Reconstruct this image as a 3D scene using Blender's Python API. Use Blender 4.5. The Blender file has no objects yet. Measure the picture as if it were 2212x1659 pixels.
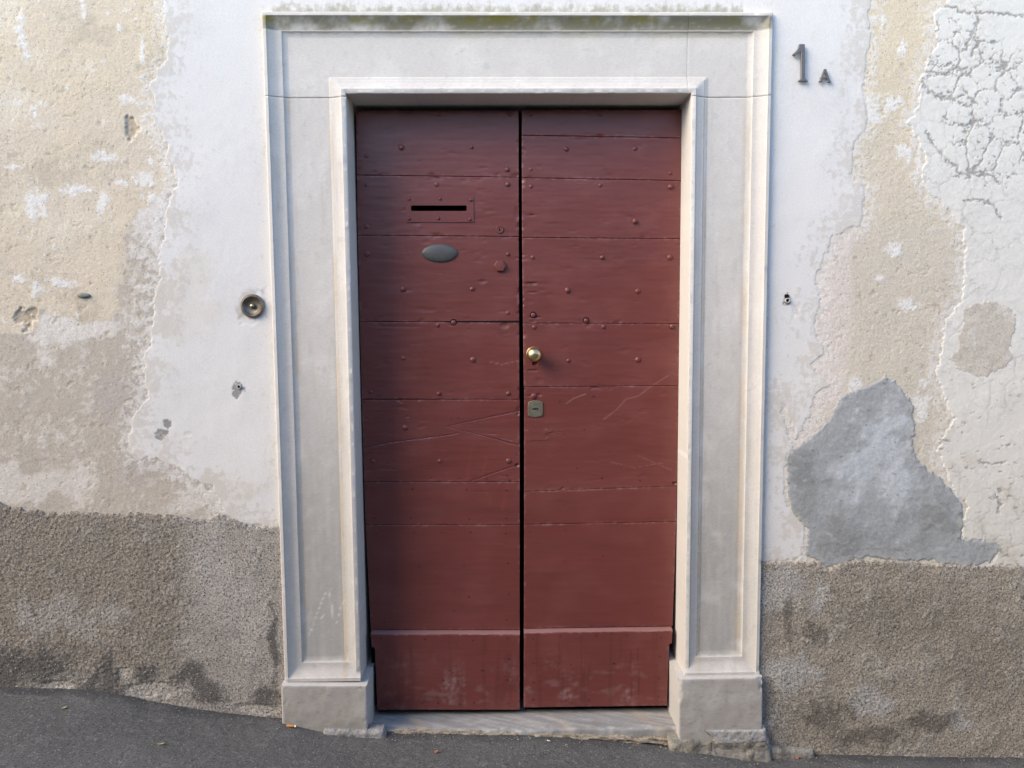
import bpy, bmesh, math, random
import numpy as np
from mathutils import Vector, Matrix, Euler

# ------------------------------------------------------------------ camera, world, sun, exposure
SC = bpy.context.scene
COL = SC.collection
R = math.radians
CAM_LOC = Vector((0.0, -3.0, 1.55))
PITCH, YAW, ROLL = R(-3.9), R(-1.2), R(-0.22)
FPX, CX, CY = 1790.0, 1106.0, 829.5          # focal length and centre in pixels of a 2212 x 1659 view
cam = bpy.data.cameras.new('camera')
cam.sensor_width = 36.0
cam.lens = 36.0 * FPX / 2212.0
cam.clip_start, cam.clip_end = 0.05, 500.0
camo = bpy.data.objects.new('camera', cam)
COL.objects.link(camo)
ROT = (Matrix.Rotation(YAW, 3, 'Z') @ Matrix.Rotation(R(90) + PITCH, 3, 'X') @ Matrix.Rotation(ROLL, 3, 'Z'))
camo.matrix_world = Matrix.Translation(CAM_LOC) @ ROT.to_4x4()
SC.camera = camo

SUN_EL, SUN_AZ = R(33), R(-60)               # azimuth measured from -Y (towards the viewer), negative = left
sun_dir = Vector((math.sin(SUN_AZ) * math.cos(SUN_EL), -math.cos(SUN_AZ) * math.cos(SUN_EL), math.sin(SUN_EL)))
world = bpy.data.worlds.new('World')
SC.world = world
world.use_nodes = True
wn = world.node_tree.nodes
wl = world.node_tree.links
sky = wn.new('ShaderNodeTexSky')
sky.sky_type = 'NISHITA'
sky.sun_disc = False
sky.sun_elevation = SUN_EL
sky.sun_rotation = math.atan2(sun_dir.x, sun_dir.y)
sky.air_density, sky.dust_density, sky.ozone_density = 1.0, 0.6, 1.0
wl.new(sky.outputs[0], wn['Background'].inputs[0])
wn['Background'].inputs[1].default_value = 0.15
sun = bpy.data.lights.new('sun', 'SUN')
sun.energy = 1.3
sun.angle = R(40)
sun.color = (1.0, 0.81, 0.54)
suno = bpy.data.objects.new('sun', sun)
COL.objects.link(suno)
suno.rotation_euler = (-sun_dir).to_track_quat('-Z', 'Y').to_euler()
suno.location = sun_dir * 20
SC.view_settings.view_transform = 'Standard'
SC.view_settings.look = 'None'
SC.view_settings.gamma = 1.0
SC.view_settings.use_curve_mapping = False
SC.view_settings.exposure = 1.63

RNG = random.Random(7)
ROTN = np.array(ROT)
CL = np.array(CAM_LOC)


def at(px, py, Y=0.0):
    """point on the vertical plane y = Y seen at pixel (px, py) of the 2212-wide view"""
    d = ROTN @ np.array([px - CX, -(py - CY), -FPX])
    t = (Y - CL[1]) / d[1]
    return CL + d * t


def atn(pts, Y=0.0):
    return np.array([at(p[0], p[1], Y)[[0, 2]] for p in pts])


# ------------------------------------------------------------------ numpy noise and shapes
def _hash(ix, iy, seed):
    h = (ix.astype(np.uint32) * np.uint32(374761393) + iy.astype(np.uint32) * np.uint32(668265263)
         + np.uint32((seed * 974634777) & 0xffffffff))
    h = (h ^ (h >> np.uint32(13))) * np.uint32(1274126177)
    h ^= h >> np.uint32(16)
    return h


def gnoise(x, y, seed=0):
    x = np.asarray(x, dtype=np.float32) + 1000.0
    y = np.asarray(y, dtype=np.float32) + 1000.0
    ix = np.floor(x).astype(np.int64); iy = np.floor(y).astype(np.int64)
    fx = x - ix; fy = y - iy
    ux = fx * fx * fx * (fx * (fx * 6 - 15) + 10); uy = fy * fy * fy * (fy * (fy * 6 - 15) + 10)

    def g(i, j):
        a = _hash(ix + i, iy + j, seed).astype(np.float32) * np.float32(2 * math.pi / 4294967296.0)
        return np.cos(a) * (fx - i) + np.sin(a) * (fy - j)
    n0 = g(0, 0) * (1 - ux) + g(1, 0) * ux
    n1 = g(0, 1) * (1 - ux) + g(1, 1) * ux
    return (n0 * (1 - uy) + n1 * uy) * 1.5


def fbm(x, y, f, seed=0, octs=4, gain=0.5):
    s = 0; a = 1.0; t = 0
    for o in range(octs):
        s = s + a * gnoise(x * f, y * f, seed + o * 17)
        t += a; a *= gain; f *= 2.03
    return s / t * 1.35


def worley(x, y, f, seed=0):
    x = np.asarray(x, dtype=np.float32) * f + 500; y = np.asarray(y, dtype=np.float32) * f + 500
    ix = np.floor(x).astype(np.int64); iy = np.floor(y).astype(np.int64)
    d1 = np.full(x.shape, 9.0, np.float32); d2 = d1.copy()
    for i in (-1, 0, 1):
        for j in (-1, 0, 1):
            h = _hash(ix + i, iy + j, seed); h2 = _hash(ix + i, iy + j, seed + 91)
            px = ix + i + h.astype(np.float32) / 4294967296.0; py = iy + j + h2.astype(np.float32) / 4294967296.0
            d = np.hypot(px - x, py - y)
            d2 = np.minimum(d2, np.maximum(d1, d)); d1 = np.minimum(d1, d)
    return d1, d2


def sst(e0, e1, x):
    t = np.clip((x - e0) / (e1 - e0), 0, 1)
    return t * t * (3 - 2 * t)


def seg_dist(X, Z, pts, closed):
    n = len(pts); d = np.full(X.shape, 1e9, np.float32)
    for i in range(n if closed else n - 1):
        ax, az = pts[i]; bx, bz = pts[(i + 1) % n]
        ex, ez = bx - ax, bz - az
        t = np.clip(((X - ax) * ex + (Z - az) * ez) / (ex * ex + ez * ez + 1e-12), 0, 1)
        d = np.minimum(d, (X - ax - t * ex) ** 2 + (Z - az - t * ez) ** 2)
    return np.sqrt(d)


def poly_sd(X, Z, pts):
    """positive inside"""
    d = seg_dist(X, Z, pts, True)
    ins = np.zeros(X.shape, bool); n = len(pts)
    for i in range(n):
        ax, az = pts[i]; bx, bz = pts[(i + 1) % n]
        if az == bz:
            continue
        c = ((az > Z) != (bz > Z)) & (X < (bx - ax) * (Z - az) / (bz - az) + ax)
        ins ^= c
    return np.where(ins, d, -d)


def lerpc(a, b, t):
    t = np.clip(t, 0, 1)[..., None]
    return a * (1 - t) + np.asarray(b, np.float32) * t


def const_col(shape, c):
    return np.ones(shape + (3,), np.float32) * np.asarray(c, np.float32)


# ------------------------------------------------------------------ objects
def tag(o, label=None, cat=None, group=None, kind=None):
    if label: o['label'] = label
    if cat: o['category'] = cat
    if group: o['group'] = group
    if kind: o['kind'] = kind
    return o


def put(o, parent=None):
    COL.objects.link(o)
    if parent is not None:
        o.parent = parent
        m = parent.matrix_basis
        p = parent.parent
        while p is not None:
            m = p.matrix_basis @ m if False else m
            p = p.parent
        o.matrix_parent_inverse = world_mat(parent).inverted()
    return o


def world_mat(o):
    if o.parent is None:
        return o.matrix_basis.copy()
    return world_mat(o.parent) @ o.matrix_parent_inverse @ o.matrix_basis


def empty(name, loc, label, cat, group=None):
    o = bpy.data.objects.new(name, None)
    o.location = loc
    o.empty_display_size = 0.1
    COL.objects.link(o)
    return tag(o, label, cat, group)


def smooth(me, ang=40):
    me.polygons.foreach_set('use_smooth', np.ones(len(me.polygons), bool))
    if ang:
        me.set_sharp_from_angle(angle=R(ang))


def grid_obj(name, P, mat, parent=None, keep=None, col=None, ang=None):
    """P: (n, m, 3) points, faces between neighbours"""
    n, m = P.shape[:2]
    idx = np.arange(n * m).reshape(n, m)
    q = np.stack([idx[:-1, :-1], idx[:-1, 1:], idx[1:, 1:], idx[1:, :-1]], -1)
    q = q[keep] if keep is not None else q.reshape(-1, 4)
    used = np.unique(q)
    remap = np.full(n * m, -1, np.int32); remap[used] = np.arange(len(used), dtype=np.int32)
    q = remap[q]
    V = P.reshape(-1, 3)[used].astype(np.float32)
    me = bpy.data.meshes.new(name)
    me.vertices.add(len(V)); me.vertices.foreach_set('co', V.ravel())
    me.loops.add(len(q) * 4); me.loops.foreach_set('vertex_index', q.ravel().astype(np.int32))
    me.polygons.add(len(q))
    me.polygons.foreach_set('loop_start', np.arange(0, len(q) * 4, 4, dtype=np.int32))
    me.update(calc_edges=True)
    if col is not None:
        a = me.attributes.new('Col', 'FLOAT_COLOR', 'POINT')
        c = np.ones((len(V), 4), np.float32); c[:, :3] = np.clip(col.reshape(-1, 3)[used], 0, 1)
        a.data.foreach_set('color', c.ravel())
    me.materials.append(mat)
    smooth(me, ang)
    return put(bpy.data.objects.new(name, me), parent)


def bm_obj(name, bm, mat, parent=None, ang=35):
    me = bpy.data.meshes.new(name)
    bmesh.ops.recalc_face_normals(bm, faces=bm.faces[:])
    bm.to_mesh(me); bm.free()
    me.materials.append(mat)
    if ang:
        smooth(me, ang)
    return put(bpy.data.objects.new(name, me), parent)


def lathe(bm, prof, n=32, c=(0, 0, 0), axis='-Y', jit=0.0):
    """prof: (radius, height along the axis)"""
    rings = []
    for r, h in prof:
        ring = []
        for k in range(n):
            a = 2 * math.pi * k / n
            rr = r * (1 + (RNG.random() - .5) * jit)
            x, z = rr * math.cos(a), rr * math.sin(a)
            v = (c[0] + x, c[1] - h, c[2] + z) if axis == '-Y' else (c[0] + x, c[1] + z, c[2] + h)
            ring.append(bm.verts.new(v))
        rings.append(ring)
    for a, b in zip(rings, rings[1:]):
        for k in range(n):
            bm.faces.new((a[k], a[(k + 1) % n], b[(k + 1) % n], b[k]))
    bm.faces.new(rings[0]); bm.faces.new(rings[-1][::-1])


def prism(bm, pts, y0, y1, bev=0.0):
    """closed outline of (x, z) extruded from y0 (front) to y1 (back)"""
    pts = [tuple(p) for p in pts]
    area = sum(pts[i - 1][0] * pts[i][1] - pts[i][0] * pts[i - 1][1] for i in range(len(pts)))
    sgn = 1 if area > 0 else -1
    def ring(y, ins=0.0):
        out = []
        n = len(pts)
        for i, (x, z) in enumerate(pts):
            if ins:
                ax, az = pts[i - 1]; bx, bz = pts[(i + 1) % n]
                tx, tz = bx - ax, bz - az; L = math.hypot(tx, tz) or 1
                nx, nz = -tz / L * sgn, tx / L * sgn
                x, z = x + nx * ins, z + nz * ins
            out.append(bm.verts.new((x, y, z)))
        return out
    rs = ([ring(y0, bev), ring(y0 + bev)] if bev else [ring(y0)]) + [ring(y1)]
    n = len(pts)
    for a, b in zip(rs, rs[1:]):
        for k in range(n):
            bm.faces.new((a[k], a[(k + 1) % n], b[(k + 1) % n], b[k]))
    f = bm.faces.new(rs[0]); g = bm.faces.new(rs[-1][::-1])
    return f, g


def bx(bm, x0, x1, y0, y1, z0, z1):
    v = [bm.verts.new(p) for p in ((x0, y0, z0), (x1, y0, z0), (x1, y1, z0), (x0, y1, z0),
                                   (x0, y0, z1), (x1, y0, z1), (x1, y1, z1), (x0, y1, z1))]
    for f in ((0, 1, 2, 3), (4, 5, 6, 7), (0, 1, 5, 4), (1, 2, 6, 5), (2, 3, 7, 6), (3, 0, 4, 7)):
        bm.faces.new([v[i] for i in f])


# ------------------------------------------------------------------ materials
def new_mat(name):
    m = bpy.data.materials.new(name); m.use_nodes = True
    nt = m.node_tree
    return m, nt, nt.nodes['Principled BSDF']


def surf_mat(name, rough=0.9, grain=(260, 0.25), bumps=((300, 0.25, 0.002),), stretch=(1, 1, 1), spec=0.3,
             base=None, rough_var=0.0, speck=None, speck2=None, coat=0.0):
    """colour from the mesh's own paint layer (or base) times fine grain; fine relief as bump"""
    m, nt, b = new_mat(name)
    N, L = nt.nodes.new, nt.links.new
    tc = N('ShaderNodeTexCoord'); mp = N('ShaderNodeMapping')
    mp.inputs['Scale'].default_value = stretch
    L(tc.outputs['Object'], mp.inputs[0])
    if base is None:
        at_ = N('ShaderNodeAttribute'); at_.attribute_name = 'Col'; src = at_.outputs['Color']
    else:
        rgb = N('ShaderNodeRGB'); rgb.outputs[0].default_value = (*base, 1); src = rgb.outputs[0]
    no = N('ShaderNodeTexNoise'); no.inputs['Scale'].default_value = grain[0]; no.inputs['Detail'].default_value = 4
    L(mp.outputs[0], no.inputs['Vector'])
    mr = N('ShaderNodeMapRange'); mr.inputs['From Min'].default_value = .3; mr.inputs['From Max'].default_value = .7
    mr.inputs['To Min'].default_value = 1 - grain[1]; mr.inputs['To Max'].default_value = 1 + grain[1] * .8
    L(no.outputs['Fac'], mr.inputs['Value'])
    mul = N('ShaderNodeVectorMath'); mul.operation = 'SCALE'
    L(src, mul.inputs[0]); L(mr.outputs[0], mul.inputs['Scale'])
    out = mul.outputs[0]
    for sp_ in (speck, speck2):
        if not sp_: continue
        sc_, thr, colr = sp_
        vo = N('ShaderNodeTexVoronoi'); vo.inputs['Scale'].default_value = sc_
        L(mp.outputs[0], vo.inputs['Vector'])
        g = N('ShaderNodeSeparateColor'); L(vo.outputs['Color'], g.inputs[0])
        gt = N('ShaderNodeMath'); gt.operation = 'GREATER_THAN'; gt.inputs[1].default_value = thr
        L(g.outputs[0], gt.inputs[0])
        lt = N('ShaderNodeMath'); lt.operation = 'LESS_THAN'; lt.inputs[1].default_value = .38
        L(vo.outputs['Distance'], lt.inputs[0])
        mm = N('ShaderNodeMath'); mm.operation = 'MULTIPLY'; L(gt.outputs[0], mm.inputs[0]); L(lt.outputs[0], mm.inputs[1])
        mx = N('ShaderNodeMix'); mx.data_type = 'RGBA'
        L(mm.outputs[0], mx.inputs['Factor']); L(out, mx.inputs['A']); mx.inputs['B'].default_value = (*colr, 1)
        out = mx.outputs['Result']
    L(out, b.inputs['Base Color'])
    b.inputs['Roughness'].default_value = rough
    b.inputs['Specular IOR Level'].default_value = spec
    if coat:
        b.inputs['Coat Weight'].default_value = coat; b.inputs['Coat Roughness'].default_value = .3
    if rough_var:
        rn = N('ShaderNodeTexNoise'); rn.inputs['Scale'].default_value = 9; rn.inputs['Detail'].default_value = 5
        L(mp.outputs[0], rn.inputs['Vector'])
        rr = N('ShaderNodeMapRange'); rr.inputs['To Min'].default_value = rough - rough_var
        rr.inputs['To Max'].default_value = rough + rough_var
        L(rn.outputs['Fac'], rr.inputs['Value']); L(rr.outputs[0], b.inputs['Roughness'])
    prev = None
    for sc_, st, dist in bumps:
        t = N('ShaderNodeTexNoise'); t.inputs['Scale'].default_value = sc_; t.inputs['Detail'].default_value = 5
        t.inputs['Roughness'].default_value = .6
        L(mp.outputs[0], t.inputs['Vector'])
        bp = N('ShaderNodeBump'); bp.inputs['Strength'].default_value = st; bp.inputs['Distance'].default_value = dist
        L(t.outputs['Fac'], bp.inputs['Height'])
        if prev: L(prev, bp.inputs['Normal'])
        prev = bp.outputs[0]
    if prev: L(prev, b.inputs['Normal'])
    return m


def metal_mat(name, base, rough=.35, metallic=1.0, var=.3, bump=.05, scale=60):
    m, nt, b = new_mat(name)
    N, L = nt.nodes.new, nt.links.new
    tc = N('ShaderNodeTexCoord'); no = N('ShaderNodeTexNoise'); no.inputs['Scale'].default_value = scale
    no.inputs['Detail'].default_value = 5
    L(tc.outputs['Object'], no.inputs['Vector'])
    mr = N('ShaderNodeMapRange'); mr.inputs['From Min'].default_value = .3; mr.inputs['From Max'].default_value = .7
    mr.inputs['To Min'].default_value = 1 - var; mr.inputs['To Max'].default_value = 1 + var * .5
    L(no.outputs['Fac'], mr.inputs['Value'])
    sv = N('ShaderNodeVectorMath'); sv.operation = 'SCALE'; sv.inputs[0].default_value = base
    L(mr.outputs[0], sv.inputs['Scale']); L(sv.outputs[0], b.inputs['Base Color'])
    r2 = N('ShaderNodeMapRange'); r2.inputs['To Min'].default_value = rough * .75; r2.inputs['To Max'].default_value = rough * 1.3
    L(no.outputs['Fac'], r2.inputs['Value']); L(r2.outputs[0], b.inputs['Roughness'])
    b.inputs['Metallic'].default_value = metallic
    bp = N('ShaderNodeBump'); bp.inputs['Strength'].default_value = bump; bp.inputs['Distance'].default_value = .001
    L(no.outputs['Fac'], bp.inputs['Height']); L(bp.outputs[0], b.inputs['Normal'])
    return m


M_PLASTER = surf_mat('white_plaster', .92, (170, .06), ((420, .35, .0012), (90, .15, .002)))
M_UNDER = surf_mat('sandy_undercoat', .95, (170, .17), ((330, .4, .0015), (110, .15, .002)), speck=(200, .978, (.24, .2, .15)))
M_CEMENT = surf_mat('cement', .9, (150, .12), ((260, .4, .0015), (60, .25, .003)))
M_DADO = surf_mat('rough_render', .95, (170, .62), ((260, .45, .002),), speck=(170, .90, (.40, .37, .33)), speck2=(140, .90, (.075, .065, .055)))
M_STONE = surf_mat('dressed_stone', .85, (200, .08), ((380, .3, .001), (70, .12, .002)), stretch=(.45, 1, 1.6))
M_ASPHALT = surf_mat('asphalt', .9, (190, .5), ((260, .4, .002),), speck=(150, .93, (.23, .225, .215)), speck2=(130, .92, (.045, .045, .045)))
M_DOOR = surf_mat('door_paint', .38, (60, .07), ((55, .2, .0012), (240, .16, .0006)), stretch=(.13, 1, 1.5), spec=.5, rough_var=.14)
M_DOOR_IRON = surf_mat('painted_iron', .42, (90, .08), ((160, .25, .0015),), spec=.5, base=(.142, .037, .032))
M_DARK = surf_mat('dark_void', .95, (40, .2), ((60, .1, .001),), base=(.012, .010, .010), spec=.1)
M_BRASS = metal_mat('worn_brass', (.68, .53, .28), .32, var=.18)
M_NICKEL = metal_mat('dull_lock_brass', (.42, .38, .27), .42, var=.15)
M_BRONZE = metal_mat('patinated_bronze', (.20, .178, .15), .48, metallic=.85, var=.35)
M_BRONZE_L = metal_mat('bronze_number', (.15, .142, .145), .5, metallic=.4, var=.2)
M_GREY_METAL = metal_mat('grey_plate_metal', (.092, .090, .087), .5, metallic=.4, var=.15)

# ------------------------------------------------------------------ measured outlines (pixels of the 2212-wide view)
FR = dict(TL=(566, 26), TR=(1669, 27), BL=(616, 1473), BR=(1639, 1458))
FQ = {k: at(*v, -0.012)[[0, 2]] for k, v in FR.items()}
FW = float(np.linalg.norm(FQ['TR'] - FQ['TL']) + np.linalg.norm(FQ['BR'] - FQ['BL'])) / 2
FH = float(np.linalg.norm(FQ['TL'] - FQ['BL']) + np.linalg.norm(FQ['TR'] - FQ['BR'])) / 2


def fmap(a, b):
    """frame coordinates (across, up, metres) -> world x, z"""
    u = np.asarray(a)[..., None] / FW; v = np.asarray(b)[..., None] / FH
    return (FQ['BL'] * (1 - u) * (1 - v) + FQ['BR'] * u * (1 - v) + FQ['TL'] * (1 - u) * v + FQ['TR'] * u * v)


def finv(px, py, Y=-0.012):
    """pixel -> frame coordinates"""
    p = at(px, py, Y)[[0, 2]]
    a, b = FW / 2, FH / 2
    for _ in range(12):
        q = fmap(a, b); a += p[0] - q[0]; b += p[1] - q[1]
    return float(a), float(b)


JW_L = finv(757, 600)[0]
JW_R = FW - finv(1489, 600)[0]
OPEN_B = finv(1120, 201)[1]
JOINT_B = (finv(600, 208)[1] + finv(1640, 207)[1]) / 2
CRACK_A = finv(1488, 110)[0]
DOOR_Y = 0.14

# ground line along the wall
GL = [(-900, 1415), (-300, 1462), (0, 1487), (150, 1492), (230, 1500), (330, 1518), (420, 1535), (520, 1548), (610, 1556),
      (690, 1573), (800, 1585), (900, 1586), (1000, 1588), (1150, 1592), (1300, 1600), (1420, 1612), (1500, 1620),
      (1560, 1628), (1650, 1637), (1800, 1634), (1950, 1637), (2100, 1641), (2212, 1640), (2600, 1660), (3300, 1700)]
gl = atn(GL, -0.02)


def ground_z(x):
    return np.interp(x, gl[:, 0], gl[:, 1])


# ------------------------------------------------------------------ the wall: sheet grids
def axis(lo, f0, f1, hi, fine, coarse):
    return np.concatenate([np.arange(lo, f0, coarse), np.arange(f0, f1, fine), np.arange(f1, hi + coarse, coarse)])


STEP = 0.0034
gx = axis(-4.6, -1.92, 2.06, 4.8, STEP, .035)
gz = axis(-.75, -.12, 2.82, 5.6, STEP, .035)
WX, WZ = np.meshgrid(gx, gz)
cgx = np.linspace(-4.7, 4.9, 961); cgz = np.linspace(-.85, 5.75, 661)
CXg, CZg = np.meshgrid(cgx, cgz)


def up(c):
    """coarse field to the wall grid"""
    fx = np.interp(WX[0], cgx, np.arange(len(cgx))); fz = np.interp(WZ[:, 0], cgz, np.arange(len(cgz)))
    ix = np.clip(fx.astype(int), 0, len(cgx) - 2); iz = np.clip(fz.astype(int), 0, len(cgz) - 2)
    tx = (fx - ix)[None, :]; tz = (fz - iz)[:, None]
    return (c[np.ix_(iz, ix)] * (1 - tx) * (1 - tz) + c[np.ix_(iz, ix + 1)] * tx * (1 - tz)
            + c[np.ix_(iz + 1, ix)] * (1 - tx) * tz + c[np.ix_(iz + 1, ix + 1)] * tx * tz).astype(np.float32)


def psd(px):
    return up(poly_sd(CXg, CZg, atn(px)))


def ldist(px):
    pts = atn(px)
    x0, z0 = pts.min(0) - .1; x1, z1 = pts.max(0) + .1
    out = np.full(WX.shape, 9.0, np.float32)
    ii = np.where((gz > z0) & (gz < z1))[0]; jj = np.where((gx > x0) & (gx < x1))[0]
    if len(ii) and len(jj):
        s = np.ix_(ii, jj)
        out[s] = seg_dist(WX[s] + .010 * n_fin[s] + .008 * n_rag[s], WZ[s] + .010 * n_rag[s] - .008 * n_fin[s], pts, False)
    return out


def blob(cx_, cy_, rx, ry):
    """soft ellipse, 1 in the middle, 0 at the rim, negative outside (pixels)"""
    p = at(cx_, cy_); q = at(cx_ + rx, cy_); r = at(cx_, cy_ + ry)
    a_, b_ = abs(q[0] - p[0]), abs(r[2] - p[2])
    wp = min(.45 * min(a_, b_), .05)
    return 1 - np.hypot((WX + wp * WARP_X - p[0]) / a_, (WZ + wp * WARP_Z - p[2]) / b_)


n_big = fbm(WX, WZ, 2.2, 1, 4)
n_mid = fbm(WX, WZ, 9, 2, 4)
n_fin = fbm(WX, WZ, 34, 3, 4, .6)
n_vfi = fbm(WX, WZ, 95, 4, 3, .6)
n_h = fbm(WX * .45, WZ, 60, 5, 3, .6)
n_rag = fbm(WX, WZ, 55, 6, 3, .7)
EDGE = .012 * n_mid + .010 * n_fin + .009 * n_rag

WARP_X = fbm(WX, WZ, 11, 301, 4, .65) * 1.6
WARP_Z = fbm(WX, WZ, 11, 302, 4, .65) * 1.6
WHITE_L = [(352, -900), (352, 0), (351, 30), (360, 60), (367, 95), (362, 128), (350, 142), (338, 165), (322, 180), (336, 226), (330, 262),
           (347, 285), (352, 300), (361, 318), (358, 342), (372, 362), (379, 392), (368, 420), (360, 450), (352, 500),
           (338, 560), (345, 600), (333, 640), (330, 690), (320, 740), (312, 770), (314, 830), (318, 860), (296, 890), (282, 925),
           (276, 955), (292, 985), (340, 992), (380, 1010), (420, 1040), (462, 1050), (466, 1075), (482, 1103),
           (470, 1106), (530, 1131), (604, 1140), (640, 1140), (640, -900)]
WHITE_T = [(600, 120), (600, -900), (1700, -900), (1700, 120)]
WHITE_R = [(1600, -900), (1600, 1214), (1650, 1213), (1736, 1210), (1738, 1195), (1741, 1150), (1735, 1135), (1712, 1105), (1700, 1060), (1697, 985),
           (1716, 966), (1711, 955), (1690, 905), (1680, 850), (1700, 880), (1720, 950), (1736, 925), (1752, 892), (1762, 850), (1794, 830), (1768, 810),
           (1752, 790), (1782, 762), (1766, 730), (1760, 690), (1774, 640), (1764, 600), (1780, 560), (1800, 512), (1832, 490),
           (1860, 485), (1865, 450), (1868, 402), (1838, 386), (1840, 350), (1846, 310), (1868, 282), (1871, 250), (1868, 200),
           (1870, 130), (1882, 80), (1876, 30), (1882, 0), (1884, -900)]
CRACKED = [(2046, -900), (2046, 0), (2016, 30), (2021, 100), (2006, 130), (1990, 162), (1985, 222), (1962, 262), (1976, 290), (1986, 302), (1996, 342),
           (1990, 380), (2002, 412), (2032, 440), (2052, 462), (2082, 492), (2087, 545), (2083, 600), (2076, 650), (2044, 690),
           (2036, 742), (2030, 782), (2020, 800), (2034, 850), (2060, 905), (2040, 945), (2022, 975), (2036, 1000), (2054, 1052), (2064, 1078),
           (2085, 1090), (2078, 1165), (2150, 1170), (2160, 1190), (2136, 1222), (2230, 1226), (3600, 1240), (3600, -900)]
CEMENT = [(1912, 816), (1932, 822), (1946, 842), (1970, 872), (1974, 920), (1968, 962), (1986, 1000), (2020, 1020), (2060, 1062), (2082, 1088),
          (2074, 1162), (2150, 1170), (2157, 1186), (2138, 1216), (2090, 1220), (1980, 1212), (1900, 1206), (1850, 1206),
          (1800, 1224), (1782, 1226), (1764, 1208), (1736, 1202), (1746, 1142), (1712, 1107), (1698, 1068), (1700, 982), (1722, 966), (1780, 920), (1822, 854), (1868, 836)]
PATCH2 = [(2076, 666), (2122, 650), (2152, 648), (2180, 668), (2196, 692), (2189, 732), (2185, 772), (2160, 806), (2112, 816), (2076, 800),
          (2050, 776), (2066, 746), (2076, 700)]
BEIGE_L = [(-900, -900), (420, -900), (420, 380), (362, 420), (300, 462), (266, 505), (268, 560), (266, 622), (250, 668), (230, 697), (150, 690),
           (88, 675), (80, 716), (40, 720), (-900, 700)]
DADO_L = [(-900, 1075), (0, 1087), (60, 1101), (150, 1107), (210, 1106), (300, 1108), (400, 1117), (446, 1121), (470, 1108), (530, 1132), (604, 1140),
          (660, 1140), (660, 2000), (-900, 2000)]
DADO_R = [(1600, 1213), (1650, 1213), (1736, 1212), (1768, 1214), (1790, 1230), (1812, 1215), (1850, 1209), (1900, 1209), (1980, 1214), (2090, 1223), (2140, 1220), (2212, 1224),
          (3600, 1240), (3600, 2000), (1600, 2000)]

sd_wl = np.maximum(np.maximum(psd(WHITE_L), psd(WHITE_T)), psd(WHITE_R))
sd_cr, sd_ce, sd_p2 = psd(CRACKED), psd(CEMENT), psd(PATCH2)
sd_be, sd_dl, sd_dr = psd(BEIGE_L), psd(DADO_L), psd(DADO_R)
ul = FQ['BL'] + (FQ['TL'] - FQ['BL']) * ((WZ - FQ['BL'][1]) / FH)[..., None]
frame_l = ul[..., 0]
frame_r = (FQ['BR'] + (FQ['TR'] - FQ['BR']) * ((WZ - FQ['BR'][1]) / FH)[..., None])[..., 0]
frame_t = (FQ['TL'] + (FQ['TR'] - FQ['TL']) * ((WX - FQ['TL'][0]) / FW)[..., None])[..., 1]
in_frame = np.minimum(np.minimum(WX - frame_l, frame_r - WX), frame_t - WZ)     # >0 inside the stone surround
d_frame = -in_frame
hole = in_frame > .007
und = .003 * n_big + .0004 * n_mid
plug_r = at(1700, 648); plug_l = at(517, 836)


def cells(mask):
    return mask[:-1, :-1] | mask[1:, :-1] | mask[:-1, 1:] | mask[1:, 1:]


OPENC = cells(~hole)


def wall_sheet(name, f, hgt, col, mat, parent, lo=-.0014, w=(-.004, .004), deep=None, label=None):
    h = und + lo + (hgt - lo) * sst(w[0], w[1], f) if f is not None else und + hgt
    P = np.stack([WX, -h, WZ], -1)
    keep = OPENC.copy()
    if f is not None: keep &= cells(f > w[0] - .003)
    if deep is not None: keep &= cells(deep < .03)
    o = grid_obj(name, P, mat, parent, keep, col)
    if label: o['label'] = label
    return o


wall = empty('house_wall', (0, 0, 0), 'weathered plaster house wall with peeling white coat over sandy render', 'wall')

# --- undercoat colours
f_be = sd_be + .03 * n_mid + .012 * n_fin
c = const_col(WX.shape, (.50, .445, .375))
right_side = WX > 0
c = lerpc(c, (.64, .575, .51), sst(-.1, .5, n_mid + .4) * right_side * .9)
be = sst(-.02, .02, f_be) * (~right_side)
warm = lerpc(const_col(WX.shape, (.60, .505, .385)), (.635, .52, .365), sst(-.3, .7, n_big + .5 * n_mid))
warm = lerpc(warm, (.57, .49, .38), sst(.0, .6, n_fin) * .55)
warm = lerpc(warm, (.62, .56, .475), np.full(WX.shape, .38, np.float32))
n_b2 = fbm(WX, WZ, 4.5, 310, 4)
warm = lerpc(warm, (.68, .61, .50), sst(.05, .7, n_b2 + .3 * n_fin) * .7)
warm = lerpc(warm, (.46, .40, .31), sst(.15, .7, -n_b2 + .45 * n_fin) * .65)
c = c * (1 - be[..., None]) + warm * be[..., None]
# right-hand strip: warm at the top, greyer towards the foot
t_r = sst(.05, -.02, sd_wl) * right_side
zt = WZ
wr = lerpc(const_col(WX.shape, (.56, .505, .425)), (.62, .53, .40), sst(1.75, 2.45, zt + .25 * n_big))
wr = lerpc(wr, (.52, .46, .37), sst(.1, .7, n_fin + .3 * n_mid) * .5)
LT = psd([(1800, 505), (1858, 485), (1836, 560), (1842, 700), (1830, 780), (1826, 852), (1782, 905), (1736, 968), (1690, 1080), (1690, 700)])
wr = lerpc(wr, (.63, .56, .505), sst(-.02, .02, LT + .01 * n_fin))
c = np.where(right_side[..., None], wr, c)
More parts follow.
